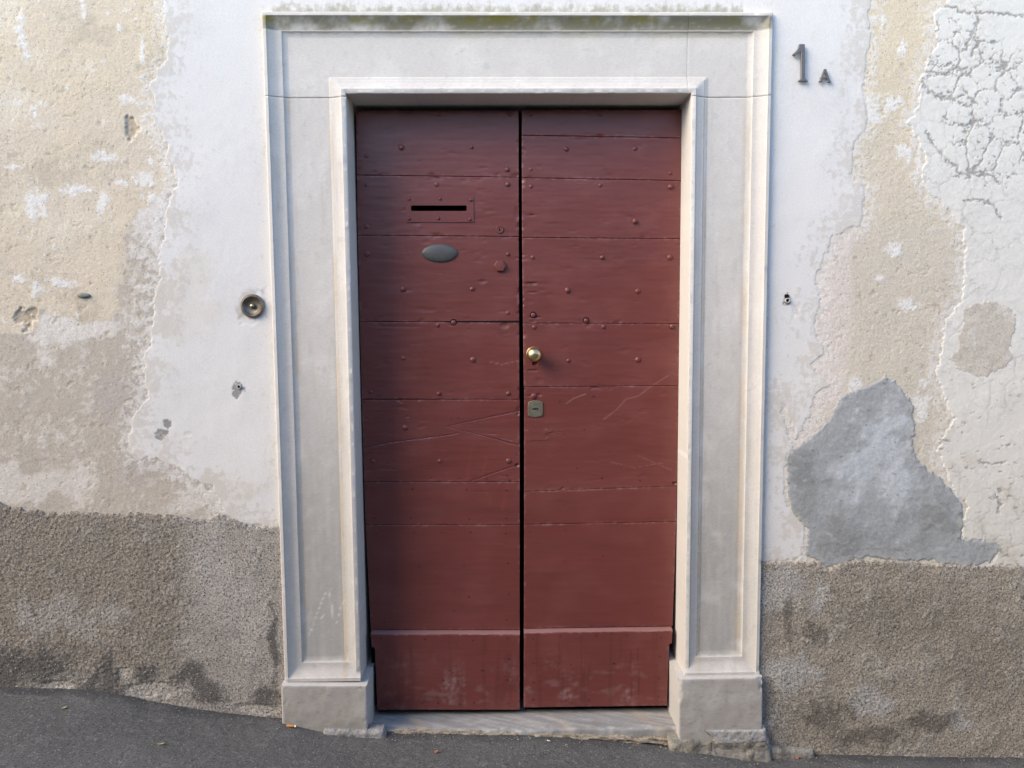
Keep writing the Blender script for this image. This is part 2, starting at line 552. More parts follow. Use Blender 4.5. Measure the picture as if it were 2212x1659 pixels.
# taupe ground low on the left with pale mottling
left_low = (~right_side) & (be < .5)
mott = sst(-.05, .65, .7 * n_fin + .5 * n_mid + .3 * n_rag)
lowc = lerpc(const_col(WX.shape, (.455, .405, .345)), (.60, .555, .50), mott)
smoothgrey = np.maximum(blob(272, 850, 70, 95), blob(310, 990, 80, 70))
lowc = lerpc(lowc, (.43, .385, .345), sst(-.1, .5, smoothgrey + .25 * n_mid) * .9)
lowc = lerpc(lowc, (.66, .62, .575), sst(0, .5, np.maximum(blob(170, 715, 130, 55), blob(330, 470, 50, 90)) + .5 * n_mid) * .85)
lowc = lerpc(lowc, (.63, .58, .53), sst(0, .5, np.maximum(blob(60, 1040, 190, 50), blob(430, 1085, 70, 35)) + .6 * n_mid) * .8)
c = np.where(left_low[..., None], lowc, c)
# white remnants clinging to the sandy ground
fl = np.full(WX.shape, -1.0, np.float32)
for b in ((80, 436, 30, 42), (70, 458, 18, 18), (150, 415, 24, 16), (180, 408, 30, 10), (222, 440, 16, 30), (312, 388, 22, 20), (275, 212, 16, 14), (45, 70, 14, 40),
          (58, 110, 10, 26), (228, 340, 34, 12), (75, 240, 8, 18), (85, 268, 14, 8), (30, 220, 20, 8), (20, 360, 24, 8), (255, 60, 8, 12), (180, 20, 8, 26),
          (320, 345, 12, 16), (340, 430, 30, 16), (130, 610, 40, 10), (80, 625, 20, 14), (40, 600, 24, 10), (310, 120, 6, 40), (260, 395, 30, 8),
          (1905, 40, 30, 14), (1950, 105, 12, 20), (1925, 215, 40, 22), (1890, 250, 20, 24), (1960, 330, 30, 18), (1985, 345, 12, 30), (1900, 600, 16, 8),
          (1930, 540, 18, 16), (1965, 660, 26, 14), (1990, 870, 30, 26), (1990, 900, 20, 20), (1850, 840, 22, 24), (1998, 820, 18, 16), (1880, 230, 14, 30)):
    fl = np.maximum(fl, blob(*b))
flk = fl + .8 * n_fin + .4 * n_mid + .7 * n_rag
flm = np.maximum(.9 * sst(.3, .5, flk), .45 * sst(-.1, .35, flk))
near_w = np.maximum(sd_wl, sd_cr)
flm = np.maximum(flm, sst(.1, .3, n_fin * .7 + .6 * n_rag + sst(-.09, .0, near_w) * .5 - .12) * sst(-.12, -.0, near_w) * .55)
gen = sst(.52, .62, n_fin * .8 + .45 * fbm(WX, WZ, 16, 21, 3) + .25 * n_vfi) * .8
flm = np.maximum(flm, gen * np.where(right_side, .6, be))
c = lerpc(c, (.71, .69, .665), flm)
# dark little stones and pits
d1, d2 = worley(WX, WZ, 38, 8)
sel = _hash(np.floor(WX * 38 + 500).astype(np.int64), np.floor(WZ * 38 + 500).astype(np.int64), 5)
pit = (d1 < .13) & (n_mid > -.05)
c = lerpc(c, (.27, .22, .165), pit * .35 * sst(-.1, .6, n_big + .4 * n_fin))
hol = sst(.35, .6, fbm(WX, WZ, 22, 31, 4, .65) + .0 * n_fin)
c = lerpc(c, (.42, .35, .26), hol * .45 * (1 - flm))
base_h = -.0012 * hol - .0008 * pit + .0007 * n_fin + .0005 * n_vfi + .0004 * flm
scar = np.maximum(blob(60, 685, 34, 30), -1); scar2 = blob(283, 265 + 12, 20, 26)
scn = sst(.1, .5, np.maximum(scar, scar2) + .5 * n_fin)
c = lerpc(c, (.36, .29, .2), scn * .6); base_h -= .006 * scn
crev = ldist([(195, 1083), (215, 1078), (240, 1074), (262, 1075), (280, 1080)])
crv = sst(.016, .004, crev + .006 * n_fin)
und_base = wall_sheet('undercoat', None, base_h, c, M_UNDER, wall, deep=np.maximum.reduce([sd_wl, sd_cr, sd_ce, sd_p2, sd_dl, sd_dr]))
und_base['label'] = 'exposed sandy beige undercoat'

# --- white skin round the door
cw = const_col(WX.shape, (.67, .65, .635))
cw = lerpc(cw, (.62, .605, .59), sst(.0, .8, n_big + .5 * n_mid) * .7)
cw = lerpc(cw, (.715, .70, .69), sst(.1, .8, fbm(WX, WZ, 3.1, 44, 4)) * .6)
cw = lerpc(cw, (.69, .645, .585), sst(.05, .0, d_frame) * sst(-.3, .5, n_mid + .2) * .55)
foot = sst(1.05, .55, WZ + .1 * n_big)
cw = lerpc(cw, (.66, .635, .61), foot * sst(-.4, .5, n_mid) * .6)
low_l = sst(0, .5, np.maximum(blob(400, 640, 90, 140), blob(470, 1060, 130, 50)) + .45 * n_mid + .2 * n_fin)
cw = lerpc(cw, (.64, .60, .555), low_l * .65)
above = np.clip(1 - (WZ - frame_t) / .065, 0, 1) * (WX > frame_l + .03) * (WX < frame_r - .1)
moss = sst(.32, .85, above * .85 + .30 * fbm(WX * 1.6, WZ * .7, 26, 50, 4, .6) + .22 * n_rag + .12 * n_mid) * (above > 0)
cw = lerpc(cw, (.24, .225, .15), moss * .7)
worn = sst(.42, .55, n_fin * .7 + .5 * n_vfi + .3 * n_mid) * sst(-1.3, -1.55, WX + .0) * 0
chips = np.full(WX.shape, -1.0, np.float32)
for b in ((517, 838, 13, 11), (514, 852, 10, 9), (362, 917, 9, 9), (352, 932, 12, 8), (345, 944, 8, 6), (1849, 150, 6, 10), (1700, 650, 9, 16), (405, 937, 8, 5),
          (540, 690, 24, 14), (575, 640, 8, 20), (1719, 672, 10, 14)):
    chips = np.maximum(chips, blob(*b))
cm = sst(-.05, .15, chips + .5 * n_fin + .4 * n_vfi)
cw = lerpc(cw, (.27, .265, .255), cm * sst(.0, .2, np.maximum.reduce([blob(517, 842, 22, 24), blob(355, 930, 30, 30), blob(1700, 648, 16, 24)])))
bellst = sst(.0, .35, blob(546, 662, 36, 36) + .25 * n_fin)
cw = lerpc(cw, (.47, .43, .40), bellst * .75)
hair = np.minimum.reduce([ldist([(1680, 800), (1700, 850), (1718, 885)]), ldist([(1680, 845), (1685, 900), (1690, 940), (1700, 965)]),
                          ldist([(575, 960), (571, 985), (576, 1010)]), ldist([(430, 158), (470, 165)])])
cw = lerpc(cw, (.55, .52, .48), sst(.0025, .0005, hair + .002 * n_vfi) * .5)
thin = sst(.22, .5, .55 * n_fin + .5 * n_rag + .45 * n_mid + .5 * sst(.16, .0, sd_wl) - .12 + .3 * np.maximum(low_l - .2, 0)) * sst(.30, .05, sd_wl + .1 * n_mid)
cw = lerpc(cw, (.53, .485, .43), thin * .6)
cw = lerpc(cw, (.60, .565, .51), sst(.03, -.004, sd_wl + EDGE) * sst(-.6, .5, n_mid + .4 * n_fin) * .55)
hw = .0014 - .0010 * cm + .0003 * n_fin
wall_sheet('plaster_coat', sd_wl + EDGE, hw, cw, M_PLASTER, wall, label='smooth white plaster coat round the door')

# --- cracked white plaster at the right
cc = const_col(WX.shape, (.665, .645, .605))
cc = lerpc(cc, (.64, .62, .575), sst(-.1, .7, n_mid + .3 * n_fin) * .5)
cc = lerpc(cc, (.60, .565, .51), sst(1.5, .6, WZ + .2 * n_big) * .55)
w1, w2 = worley(WX + .02 * n_mid, WZ + .02 * n_fin, 11, 61)
net = w2 - w1
dens = sst(-.1, .55, np.maximum.reduce([blob(2090, 130, 110, 100), blob(2140, 210, 120, 130), blob(2060, 85, 70, 60), blob(2130, 340, 100, 70)]) + .25 * n_mid)
crk = sst(.07, .015, net + .03 * n_vfi) * np.maximum(sst(.0, .4, dens), .4 * sst(-.3, .5, n_big + .2)) * sst(-1.0, -.2, n_mid + n_fin) * .95
mw1, mw2 = worley(WX + .01 * n_fin, WZ, 30, 63)
fine = sst(.12, .02, mw2 - mw1 + .05 * n_vfi) * np.maximum(.35 * sst(-.4, .5, n_mid + n_big), .75 * sst(.1, .6, dens) * sst(-.4, .3, n_mid + n_fin))
pits = sst(.42, .5, n_rag * .55 + .5 * fbm(WX, WZ, 30, 66, 3) + .35 * n_vfi + .22 * sst(.3, .05, net) + .2 * n_mid) * sst(.0, .3, dens)
lowpit = sst(.40, .55, n_h * .8 + .35 * n_fin + .25 * n_mid) * sst(1.6, 1.1, WZ + .2 * n_big)
brn = sst(.1, .6, n_mid + .5 * n_fin) * sst(1.5, .9, WZ)
cc = lerpc(cc, (.50, .44, .36), brn * .45)
dk = np.clip(np.maximum(np.maximum(crk, pits), lowpit * .8), 0, 1)
major = np.minimum.reduce([ldist([(2036, 12), (2060, 18), (2085, 27), (2110, 30), (2150, 28), (2212, 36)]), ldist([(2112, 40), (2104, 75), (2110, 95), (2096, 120)]),
                           ldist([(2010, 155), (2040, 162), (2065, 148), (2090, 150)]), ldist([(2005, 200), (2030, 210), (2060, 215), (2082, 205)]),
                           ldist([(2080, 190), (2095, 215), (2110, 225)]), ldist([(2088, 365), (2110, 382), (2140, 378), (2160, 398)]),
                           ldist([(2000, 285), (2015, 310), (2035, 335)]), ldist([(2080, 435), (2115, 430), (2145, 445), (2160, 470)]),
                           ldist([(2150, 1070), (2160, 1090), (2155, 1110)]), ldist([(2120, 1000), (2150, 1002), (2170, 998)])])
dk = np.maximum(dk, sst(.0065, .0015, major + .004 * n_vfi + .003 * n_fin))
cc = lerpc(cc, (.46, .43, .385), fine)
cc = lerpc(cc, (.27, .255, .24), dk * .85)
wall_sheet('plaster_coat', sd_cr + EDGE, .0022 - .0020 * dk - .0006 * fine + .0007 * n_fin, cc, M_PLASTER, wall, label='cracked and pitted off-white plaster')

# --- cement repairs
ck = const_col(WX.shape, (.325, .335, .345))
ck = lerpc(ck, (.455, .475, .505), sst(.0, .7, np.maximum.reduce([blob(1900, 930, 60, 100), blob(1880, 1030, 130, 70), blob(1930, 1000, 50, 110)]) + .7 * n_mid + .3 * n_big) * .95)
ck = lerpc(ck, (.245, .25, .25), sst(.0, .7, np.maximum.reduce([blob(1740, 1040, 50, 90), blob(1830, 1170, 140, 45), blob(2020, 1120, 60, 80)]) + .7 * n_mid) * .85)
trow = np.minimum.reduce([ldist([(1790, 1192), (1850, 1188), (1900, 1184), (1960, 1188)]), ldist([(1800, 1200), (1860, 1196)]), ldist([(2110, 1185), (2150, 1172)])])
ck = lerpc(ck, (.19, .19, .18), sst(.004, .001, trow) * .6)
trl = fbm(WX * .5 + WZ * .9, WZ * .5 - WX * .25, 30, 320, 3, .6)
ck = lerpc(ck, (.42, .435, .45), sst(.2, .6, trl) * .4)
ck = lerpc(ck, (.48, .455, .41), sst(.03, -.005, sd_ce + .9 * EDGE) * sst(-.2, .5, n_mid + .5 * n_fin) * .6)
ck = lerpc(ck, (.17, .165, .155), sst(.5, .62, n_h * .8 + .35 * n_fin) * .7)
wall_sheet('cement_patch', sd_ce + .9 * EDGE, .0026 + .0012 * n_fin + .0012 * n_mid, ck, M_CEMENT, wall, label='large blue-grey cement repair patch')
c2 = lerpc(const_col(WX.shape, (.51, .465, .405)), (.59, .55, .50), sst(-.2, .6, n_mid))
c2 = lerpc(c2, (.42, .38, .33), sst(.3, .7, n_fin) * .5)
wall_sheet('cement_patch', sd_p2 + EDGE, .0028 + .001 * n_fin, c2, M_UNDER, wall, label='small oval tan mortar patch')

# --- rough grey base render
g1, g2 = worley(WX + .004 * n_vfi, WZ, 88, 71)
g3, g4 = worley(WX, WZ, 45, 73)
gr = np.clip(.55 - g1, 0, 1)
rough_amt = sst(.02, .12, at(440, 1300)[0] - WX + .04 * n_mid)
dl = lerpc(const_col(WX.shape, (.33, .30, .27)), (.245, .213, .178), rough_amt * sst(.15, .35, WZ + .10 * n_big + .02 * n_mid))
dl = lerpc(dl, (.36, .335, .31), sst(.1, .7, n_mid + .3 * n_big) * .35)
dl = lerpc(dl, (.15, .13, .11), sst(.15, .7, n_fin + .3 * n_mid) * .45)
lightb = np.maximum.reduce([blob(150, 1330, 160, 50), blob(470, 1250, 50, 120), blob(540, 1330, 60, 130)])
dl = lerpc(dl, (.40, .375, .35), sst(0, .6, lightb + .5 * n_mid) * .55)
drk = np.maximum.reduce([blob(60, 1440, 130, 48), blob(215, 1470, 62, 55), blob(312, 1450, 30, 26), blob(420, 1460, 50, 40), blob(450, 1495, 45, 26), blob(575, 1500, 36, 34),
                         blob(10, 1470, 90, 40), blob(592, 1400, 14, 120)])
dl = lerpc(dl, (.10, .095, .09), sst(-.12, .65, drk + .30 * n_fin + .45 * n_mid + .25 * n_rag) * .88)
palb = np.maximum.reduce([blob(130, 1478, 45, 10), blob(330, 1490, 70, 20), blob(560, 1530, 60, 14), blob(270, 1450, 20, 20)])
dl = lerpc(dl, (.42, .39, .35), sst(.1, .5, palb + .4 * n_fin) * .8)
dl = lerpc(dl, (.47, .40, .31), sst(.0, .4, blob(225, 1092, 75, 14) + .3 * n_fin) * .7)
hdl = .006 + (gr * .0030 + np.clip(.3 - g3, 0, 1) * .006) * (.35 + .8 * rough_amt) + .0008 * n_fin + .0006 * n_vfi + .0022 * n_mid - .004 * sst(.0, .4, blob(225, 1090, 60, 10)) - .004 * sst(.05, .4, palb)
wall_sheet('base_render', sd_dl + .8 * EDGE, hdl, dl, M_DADO, wall, lo=-.006, w=(-.006, .008), label='rough grey base render left of the door')
dr = lerpc(const_col(WX.shape, (.295, .26, .218)), (.35, .32, .28), sst(-.1, .7, n_mid))
dr = lerpc(dr, (.18, .155, .125), sst(.0, .7, n_fin + .3 * n_mid) * .5)
dr = lerpc(dr, (.20, .172, .142), sst(0, .6, np.maximum.reduce([blob(1960, 1330, 200, 100), blob(2120, 1420, 130, 120)]) + .4 * n_big) * .5)
dr = lerpc(dr, (.37, .355, .34), sst(.0, .5, np.maximum.reduce([blob(1690, 1270, 70, 60), blob(1770, 1290, 22, 50), blob(1700, 1450, 90, 50), blob(1880, 1520, 65, 40), blob(2075, 1560, 45, 30)]) + .4 * n_mid) * .75)
dr = lerpc(dr, (.11, .095, .08), sst(-.1, .65, np.maximum.reduce([blob(1785, 1545, 70, 55), blob(1760, 1360, 32, 26), blob(2000, 1560, 90, 26), blob(1870, 1590, 120, 24), blob(1700, 1340, 20, 60)]) + .5 * n_mid + .35 * n_fin) * .7)
hdr = .006 + gr * .0024 + np.clip(.3 - g3, 0, 1) * .004 + .0009 * n_fin + .0006 * n_vfi + .003 * n_mid
wall_sheet('base_render', sd_dr + .7 * EDGE, hdr, dr, M_DADO, wall, lo=-.006, w=(-.006, .008), label='rough brown-grey base render right of the door')

# --- dark room side that closes the opening behind the leaves
bm = bmesh.new()
bx(bm, FQ['BL'][0] + .05, FQ['BR'][0] - .05, .27, .30, -.2, 2.75)
bm_obj('inner_panel', bm, M_DARK, wall, None)

# ------------------------------------------------------------------ unseen wall added across the street to shape the door's shading and reflections
M_OCHRE = surf_mat('grey_plaster', .95, (40, .15), ((120, .3, .003),), base=(.26, .24, .21))
M_TRIM = surf_mat('stone_coping', .9, (60, .1), ((120, .2, .002),), base=(.33, .31, .28))
opp = empty('unseen_shade_wall', (1.0, -4.3, 0), 'unseen grey wall with stone coping, added to shape light on the door', 'wall')
bm = bmesh.new(); bx(bm, -14, 18, -4.6, -4.3, -2, 3.0); bm_obj('wall', bm, M_OCHRE, opp, None)
for k in range(32):
    bm = bmesh.new(); bx(bm, -14 + k, -13.006 + k, -4.66, -4.24, 3.0, 3.09); bm_obj('coping', bm, M_TRIM, opp, None)

# ------------------------------------------------------------------ carved stone surround
OT = [(0, .024), (.003, .029), (.0135, .030), (.015, .0275)]
for k in range(1, 9):
    t = k / 8
    OT.append((.015 + .041 * t, .0275 - .0165 * math.sin(t * math.pi / 2)))
OT += [(.0615, .0105), (.0635, .0065), (.071, .003), (.081, .0), (.0815, -.01), (9, -.01)]
IT = [(0, .018), (.003, .0205), (.016, .021), (.0175, .0185), (.025, .0155), (.034, .011), (.043, .0075), (.048, .0065), (.0495, .004), (.058, .003), (.062, 0), (.0625, -.01), (9, -.01)]
OD, OP = zip(*OT); ID, IP = zip(*IT)


def sur_p(a, b):
    d_in = np.maximum(np.maximum(JW_L - a, a - (FW - JW_R)), b - OPEN_B)
    return np.maximum(np.maximum(np.interp(np.minimum(np.minimum(a, FW - a), FH - b), OD, OP), np.interp(np.abs(d_in), ID, IP)),
                      np.maximum(0.0, np.where(b < .12, np.interp(b * .92, OD, OP), 0)))


FIELD_Y = .009
surround = empty('door_surround', (float((FQ['BL'][0] + FQ['BR'][0]) / 2), 0, .1), 'carved pale stone door surround with sunken panels and moulded edges', 'door frame')
L_TOP = at(0, 208)[2]


def stone_part(name, aa, bb, skirts, joints, label=None):
    A, B = np.meshgrid(aa, bb)
    p = sur_p(A, B)
    xz = fmap(A, B)
    x, z = xz[..., 0], xz[..., 1]
    nf = fbm(x, z, 26, 80, 4, .6); nm = fbm(x, z, 6, 81, 4); ns = fbm(x * .35, z, 85, 82, 3, .6)
    arr = np.minimum.reduce([np.abs(A), np.abs(FW - A), np.abs(FH - B)])
    d_in = np.maximum(np.maximum(JW_L - A, A - (FW - JW_R)), B - OPEN_B)
    nearedge = sst(.014, .0, np.minimum(arr, np.abs(d_in)))
    chip = sst(.38, .6, fbm(x, z, 30, 83, 3) + .2 * nf) * nearedge
    p = p + .0007 * nf + .0008 * nm + .0004 * ns - .0028 * chip
    for jb in joints:
        dj = np.abs(B - jb) if jb > 0 else np.abs(A - (-jb))
        p = p - (.0026 * sst(.0028, .0006, dj + .0006 * nf) if jb > 0 else .0010 * sst(.0016, .0003, dj + .0006 * nf))
    Yv = FIELD_Y - p
    # --- colour of the stone with its stains, and shade painted into the cyma
    c = const_col(A.shape, (.57, .535, .50))
    c = lerpc(c, (.65, .615, .58), sst(-.2, .7, nm + .4 * nf) * .6)
    onl = B > JOINT_B
    panel = (p < .004) & (arr > .07)
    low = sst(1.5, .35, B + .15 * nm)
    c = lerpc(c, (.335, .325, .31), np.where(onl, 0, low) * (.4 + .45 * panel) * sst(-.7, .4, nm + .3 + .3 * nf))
    streak = sst(-.1, .6, fbm(x * 8, z * .5, 5, 85, 4, .6) + .3 * nm)
    c = lerpc(c, (.52, .50, .475), np.where(onl, 0, streak * .35))
    stain = np.where(onl, 0, sst(.022, .0, np.abs(arr - .078)) * sst(-.2, .4, fbm(x, z * .6, 3, 86, 3) + .25))
    stain_i = np.where(onl, 0, sst(.016, .0, np.abs(np.abs(d_in) - .056)))
    c = lerpc(c, (.47, .385, .285), np.clip(stain * .6 + stain_i * .65, 0, .85) * sst(-.5, .4, nm))
    drip = sst(.25, .6, fbm(x * 3.2, z * .35, 9, 88, 4, .55) + .2 * nf) * np.where(onl, .35, .8)
    c = lerpc(c, (.40, .375, .335), drip * .35)
    top = FH - B
    cyma = sst(.012, .017, top) * sst(.062, .055, top) * onl
    c = lerpc(c, (.16, .148, .095), cyma * sst(-1.1, .2, nm + .5 * nf) * .93)  # mossy grime, coloured darker still to carry the moulding's underside shade
    mo = cyma * sst(.048, .018, top) * sst(-.1, .5, fbm(x * .7, z, 7, 87, 4) + .35 * np.cos((x + .2) * 2.2)) * sst(-.8, .3, nf)
    c = lerpc(c, (.235, .20, .025), mo * .95)
    under = sst(.10, .066, top) * sst(.060, .064, top) * onl
    c = lerpc(c, (.50, .44, .33), under * sst(-.5, .5, nm + .4 * nf) * .7)
    c = lerpc(c, (.33, .31, .28), sst(.35, .62, nf + .2 * ns) * .25)
    c = lerpc(c, (.66, .64, .62), sst(.4, .6, ns + .2 * nf) * .15)
    c = lerpc(c, (.70, .67, .64), nearedge * .35)
    for (pts, wd) in SCR:
        c = lerpc(c, (.74, .73, .72), sst(wd, wd * .3, seg_dist(x, z, pts, False) + .0006 * nf) * .5)
    P = np.stack([x, Yv, z], -1)
    keep = np.ones((len(bb) - 1, len(aa) - 1), bool)
    am = (aa[:-1] + aa[1:]) / 2; bmid = (bb[:-1] + bb[1:]) / 2
    AM, BM = np.meshgrid(am, bmid)
    inside = (AM > JW_L + 1e-5) & (AM < FW - JW_R - 1e-5) & (BM < OPEN_B - 1e-5)
    keep &= ~inside
    o = grid_obj(name, P, M_STONE, surround, keep, c, 38)
    # returns: outer sides and reveal, joined into the same stone
    bm = bmesh.new(); bm.from_mesh(o.data)
    bm.verts.ensure_lookup_table()
    cl = bm.verts.layers.float_color.get('Col')
    be = [e for e in bm.edges if e.is_boundary]
    r = bmesh.ops.extrude_edge_only(bm, edges=be)
    for v in [g for g in r['geom'] if isinstance(g, bmesh.types.BMVert)]:
        v.co.y = .26 if skirts else v.co.y
    bm.to_mesh(o.data); bm.free()
    smooth(o.data, 38)
    if label: o['label'] = label
    return o


SCR = []
for pl in ([(705, 1275), (675, 1350), (665, 1380)], [(707, 1265), (716, 1310), (721, 1370)], [(726, 1350), (735, 1315), (745, 1290)], [(690, 1340), (700, 1330)]):
    SCR.append((atn(pl), .0022))
o_b = [d for d, _ in OT if d < .1]; i_b = [d for d, _ in IT if d < .1]


def fillr(a, b, s):
    n = max(1, int(round((b - a) / s)))
    return list(np.linspace(a, b, n + 1)[1:-1])


cols_l = sorted(o_b + [JW_L - d for d in i_b] + fillr(.0815, JW_L - .0625, .008))
cols_r = [FW - v for v in sorted(o_b + [JW_R - d for d in i_b] + fillr(.0815, JW_R - .0625, .008))][::-1]
g = .0005
rows_j = sorted([d / .92 for d in o_b] + fillr(.0815 / .92, JOINT_B - .006, .009) + [JOINT_B - .006, JOINT_B - .0035, JOINT_B - .002, JOINT_B - g])
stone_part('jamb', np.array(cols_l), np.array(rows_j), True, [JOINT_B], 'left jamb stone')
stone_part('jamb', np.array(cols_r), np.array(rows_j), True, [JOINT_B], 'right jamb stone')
rows_l = sorted([JOINT_B + g, JOINT_B + .002, JOINT_B + .0035] + fillr(JOINT_B + .0035, OPEN_B, .004) + [OPEN_B + d for d in i_b] + fillr(OPEN_B + .0625, FH - .0815, .008) + [FH - d for d in o_b])
mid1 = [CRACK_A - .004, CRACK_A - .002, CRACK_A - .0002]
mid2 = [CRACK_A + .0002, CRACK_A + .002, CRACK_A + .004]
stone_part('lintel', np.array(cols_l + fillr(JW_L, CRACK_A - .004, .009) + mid1), np.array(rows_l), True, [JOINT_B, -CRACK_A], 'main lintel stone with mossy upper moulding')
stone_part('lintel', np.array(mid2 + cols_r), np.array(rows_l), True, [JOINT_B, -CRACK_A], 'right corner stone of the lintel')


def block(name, quad, Y0, Y1, mat, parent, colf, step=.006, rnd=.006, amp=.0012, label=None, seed=90, front=None):
    """rough block: front face of four pixel corners (tl, tr, bl, br) at depth Y0, sides running back to Y1"""
    tl, tr, bl, br = [at(*q, Y0)[[0, 2]] for q in quad]
    W = np.linalg.norm(tr - tl); H = np.linalg.norm(tl - bl)
    e = [0, rnd * .15, rnd * .5, rnd]
    us = np.array(e + list(np.linspace(rnd, W - rnd, max(3, int(W / step)))[1:-1]) + [W - v for v in e[::-1]]) / W
    vs = np.array(e + list(np.linspace(rnd, H - rnd, max(3, int(H / step)))[1:-1]) + [H - v for v in e[::-1]]) / H
    U, V = np.meshgrid(us, vs)
    xz = bl * ((1 - U) * (1 - V))[..., None] + br * (U * (1 - V))[..., None] + tl * ((1 - U) * V)[..., None] + tr * (U * V)[..., None]
    x, z = xz[..., 0], xz[..., 1]
    d = np.minimum(np.minimum(U, 1 - U) * W, np.minimum(V, 1 - V) * H)
    nf = fbm(x, z, 24, seed, 4, .6); nm = fbm(x, z, 7, seed + 1, 3)
    rr = rnd * (1 + .8 * nm)
    y = Y0 + rnd * .8 * (1 - np.sqrt(np.clip(1 - (1 - np.clip(d / np.maximum(rr, 1e-4), 0, 1)) ** 2, 0, 1))) - amp * (nf + nm)
    y = y + .007 * sst(.35, .6, fbm(x, z, 20, seed + 2, 3)) * sst(.02, 0, d)
    if front is not None:
        y = y - front(x, z)
    c = colf(x, z, nf, nm, d)
    P = np.stack([x, y, z], -1)
    P2 = np.pad(P, ((1, 1), (1, 1), (0, 0)), mode='edge'); P2[0, :, 1] = Y1; P2[-1, :, 1] = Y1; P2[:, 0, 1] = Y1; P2[:, -1, 1] = Y1
    c2 = np.pad(c, ((1, 1), (1, 1), (0, 0)), mode='edge')
    # step the skirt in slices so that its shading stays clean
    o = grid_obj(name, P2, mat, parent, None, c2, 38)
    if label: o['label'] = label
    return o


def plinth_col(x, z, nf, nm, d):
    c = lerpc(const_col(x.shape, (.36, .335, .31)), (.43, .41, .385), sst(-.3, .6, nm + .4 * nf))
    c = lerpc(c, (.33, .30, .27), sst(.1, .7, fbm(x * .4, z, 70, 95, 3) + .3 * nf) * .5)
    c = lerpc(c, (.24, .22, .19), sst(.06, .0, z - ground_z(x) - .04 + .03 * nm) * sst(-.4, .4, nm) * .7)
    c = lerpc(c, (.24, .22, .2), sst(.3, .6, fbm(x * .3, z, 90, 96, 3, .6)) * .5)
    return lerpc(c, (.52, .50, .485), sst(.012, .0, d) * .6)


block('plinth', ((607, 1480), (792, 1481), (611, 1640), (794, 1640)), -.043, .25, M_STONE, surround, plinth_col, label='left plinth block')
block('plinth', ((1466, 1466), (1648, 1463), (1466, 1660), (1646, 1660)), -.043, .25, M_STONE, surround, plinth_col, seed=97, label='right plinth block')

# ------------------------------------------------------------------ worn stone threshold
th = empty('threshold', (float(at(1130, 1576)[0]), .05, .08), 'worn grey stone threshold under the double door', 'door sill')
x0, x1 = at(786, 1560, .06)[0], at(1476, 1560, .06)[0]
zf = at(1130, 1576, -.004)[2]; zb = at(1130, 1541, .13)[2]
sx = np.linspace(x0, x1, 170)
prof = [(.012, -.12), (.004, -.05), (.0, -.012), (.002, -.005), (.007, -.001), (.014, 0.0)] + [(y, 0) for y in np.linspace(.022, .26, 30)]
X, K = np.meshgrid(sx, np.arange(len(prof)))
py_ = np.array([p[0] for p in prof])[K]; pz_ = np.array([p[1] for p in prof])[K]
nfl = fbm(X, py_ * 2, 18, 120, 4); nml = fbm(X, py_, 5, 121, 3)
edge = sst(.03, .0, py_)
Yt = py_ - .004 + .010 * nml * edge + .006 * edge * np.maximum(0, fbm(X, X * 0, 14, 122, 3))
Zt = np.interp(py_, [0, .13], [zf, zb]) + pz_ + .0016 * nfl + .003 * nml - .004 * edge * sst(.2, .6, fbm(X, X * 0 + 3, 22, 123, 3))
tc_ = lerpc(const_col(X.shape, (.25, .247, .245)), (.36, .352, .345), sst(-.3, .5, fbm(X * 1.2 + py_ * 2.5, py_ * .6, 16, 124, 4)))
tc_ = lerpc(tc_, (.42, .34, .25), sst(.25, .6, fbm(X + .6 * py_, py_ * .2, 9, 125, 3)) * .5)
tc_ = lerpc(tc_, (.20, .185, .165), sst(-.1, .6, nfl + .4 * nml) * .45)
tc_ = lerpc(tc_, (.46, .46, .46), sst(.25, .5, fbm(X, py_ * 3, 20, 126, 3)) * sst(.05, .0, py_) * .6)
grid_obj('slab', np.stack([X, Yt, Zt], -1), M_STONE, th, None, tc_, 45)

# mortar crumbling under the slab and round the plinth feet
M_MORTAR = surf_mat('crumbling_mortar', .95, (160, .3), ((260, .9, .003), (90, .6, .004)))


def mortar(name, px, r0, parent, base, seed, label=None, Y=-.02, tall=1.0):
    pts = atn(px, Y)
    n = int(np.sum(np.linalg.norm(np.diff(pts, axis=0), axis=1)) / .005) + 2
    s = np.linspace(0, len(pts) - 1, n)
    X = np.interp(s, np.arange(len(pts)), pts[:, 0]); Z = np.interp(s, np.arange(len(pts)), pts[:, 1])
    ang = np.linspace(-.3, math.pi + .1, 16)
    XX, AA = np.meshgrid(X, ang); ZZ = np.meshgrid(Z, ang)[0]
    taper = np.clip(np.minimum(np.arange(n), n - 1 - np.arange(n)) / 5.0, .05, 1)[None, :]
    rr = r0 * taper * (.75 + .5 * fbm(XX, AA * .12, 14, seed, 4, .6) + .13 * fbm(XX, AA * .1, 50, seed + 1, 3))
    P = np.stack([XX, Y - np.sin(AA) * rr, ZZ - np.cos(AA) * rr * tall], -1)
    nf = fbm(XX, AA * .06, 40, seed + 2, 3)
    c = lerpc(const_col(XX.shape, base), np.array(base) * .55, sst(0, .6, nf))
    c = lerpc(c, np.clip(np.array(base) * 1.35, 0, 1), sst(.1, .6, -nf))
    o = grid_obj(name, P, M_MORTAR, parent, None, c, 50)
    if label: o['label'] = label
    return o


mortar('mortar_bed', [(840, 1584), (950, 1587), (1050, 1590), (1150, 1592), (1300, 1596), (1400, 1598), (1470, 1606)], .022, th, (.30, .255, .20), 130, Y=.0)
def rubble_col(base):
    def f(x, z, nf, nm, d):
        c = lerpc(const_col(x.shape, base), np.array(base) * .55, sst(0, .6, nf + .4 * nm))
        return lerpc(c, np.clip(np.array(base) * 1.3, 0, 1), sst(.1, .6, -nf))
    return f


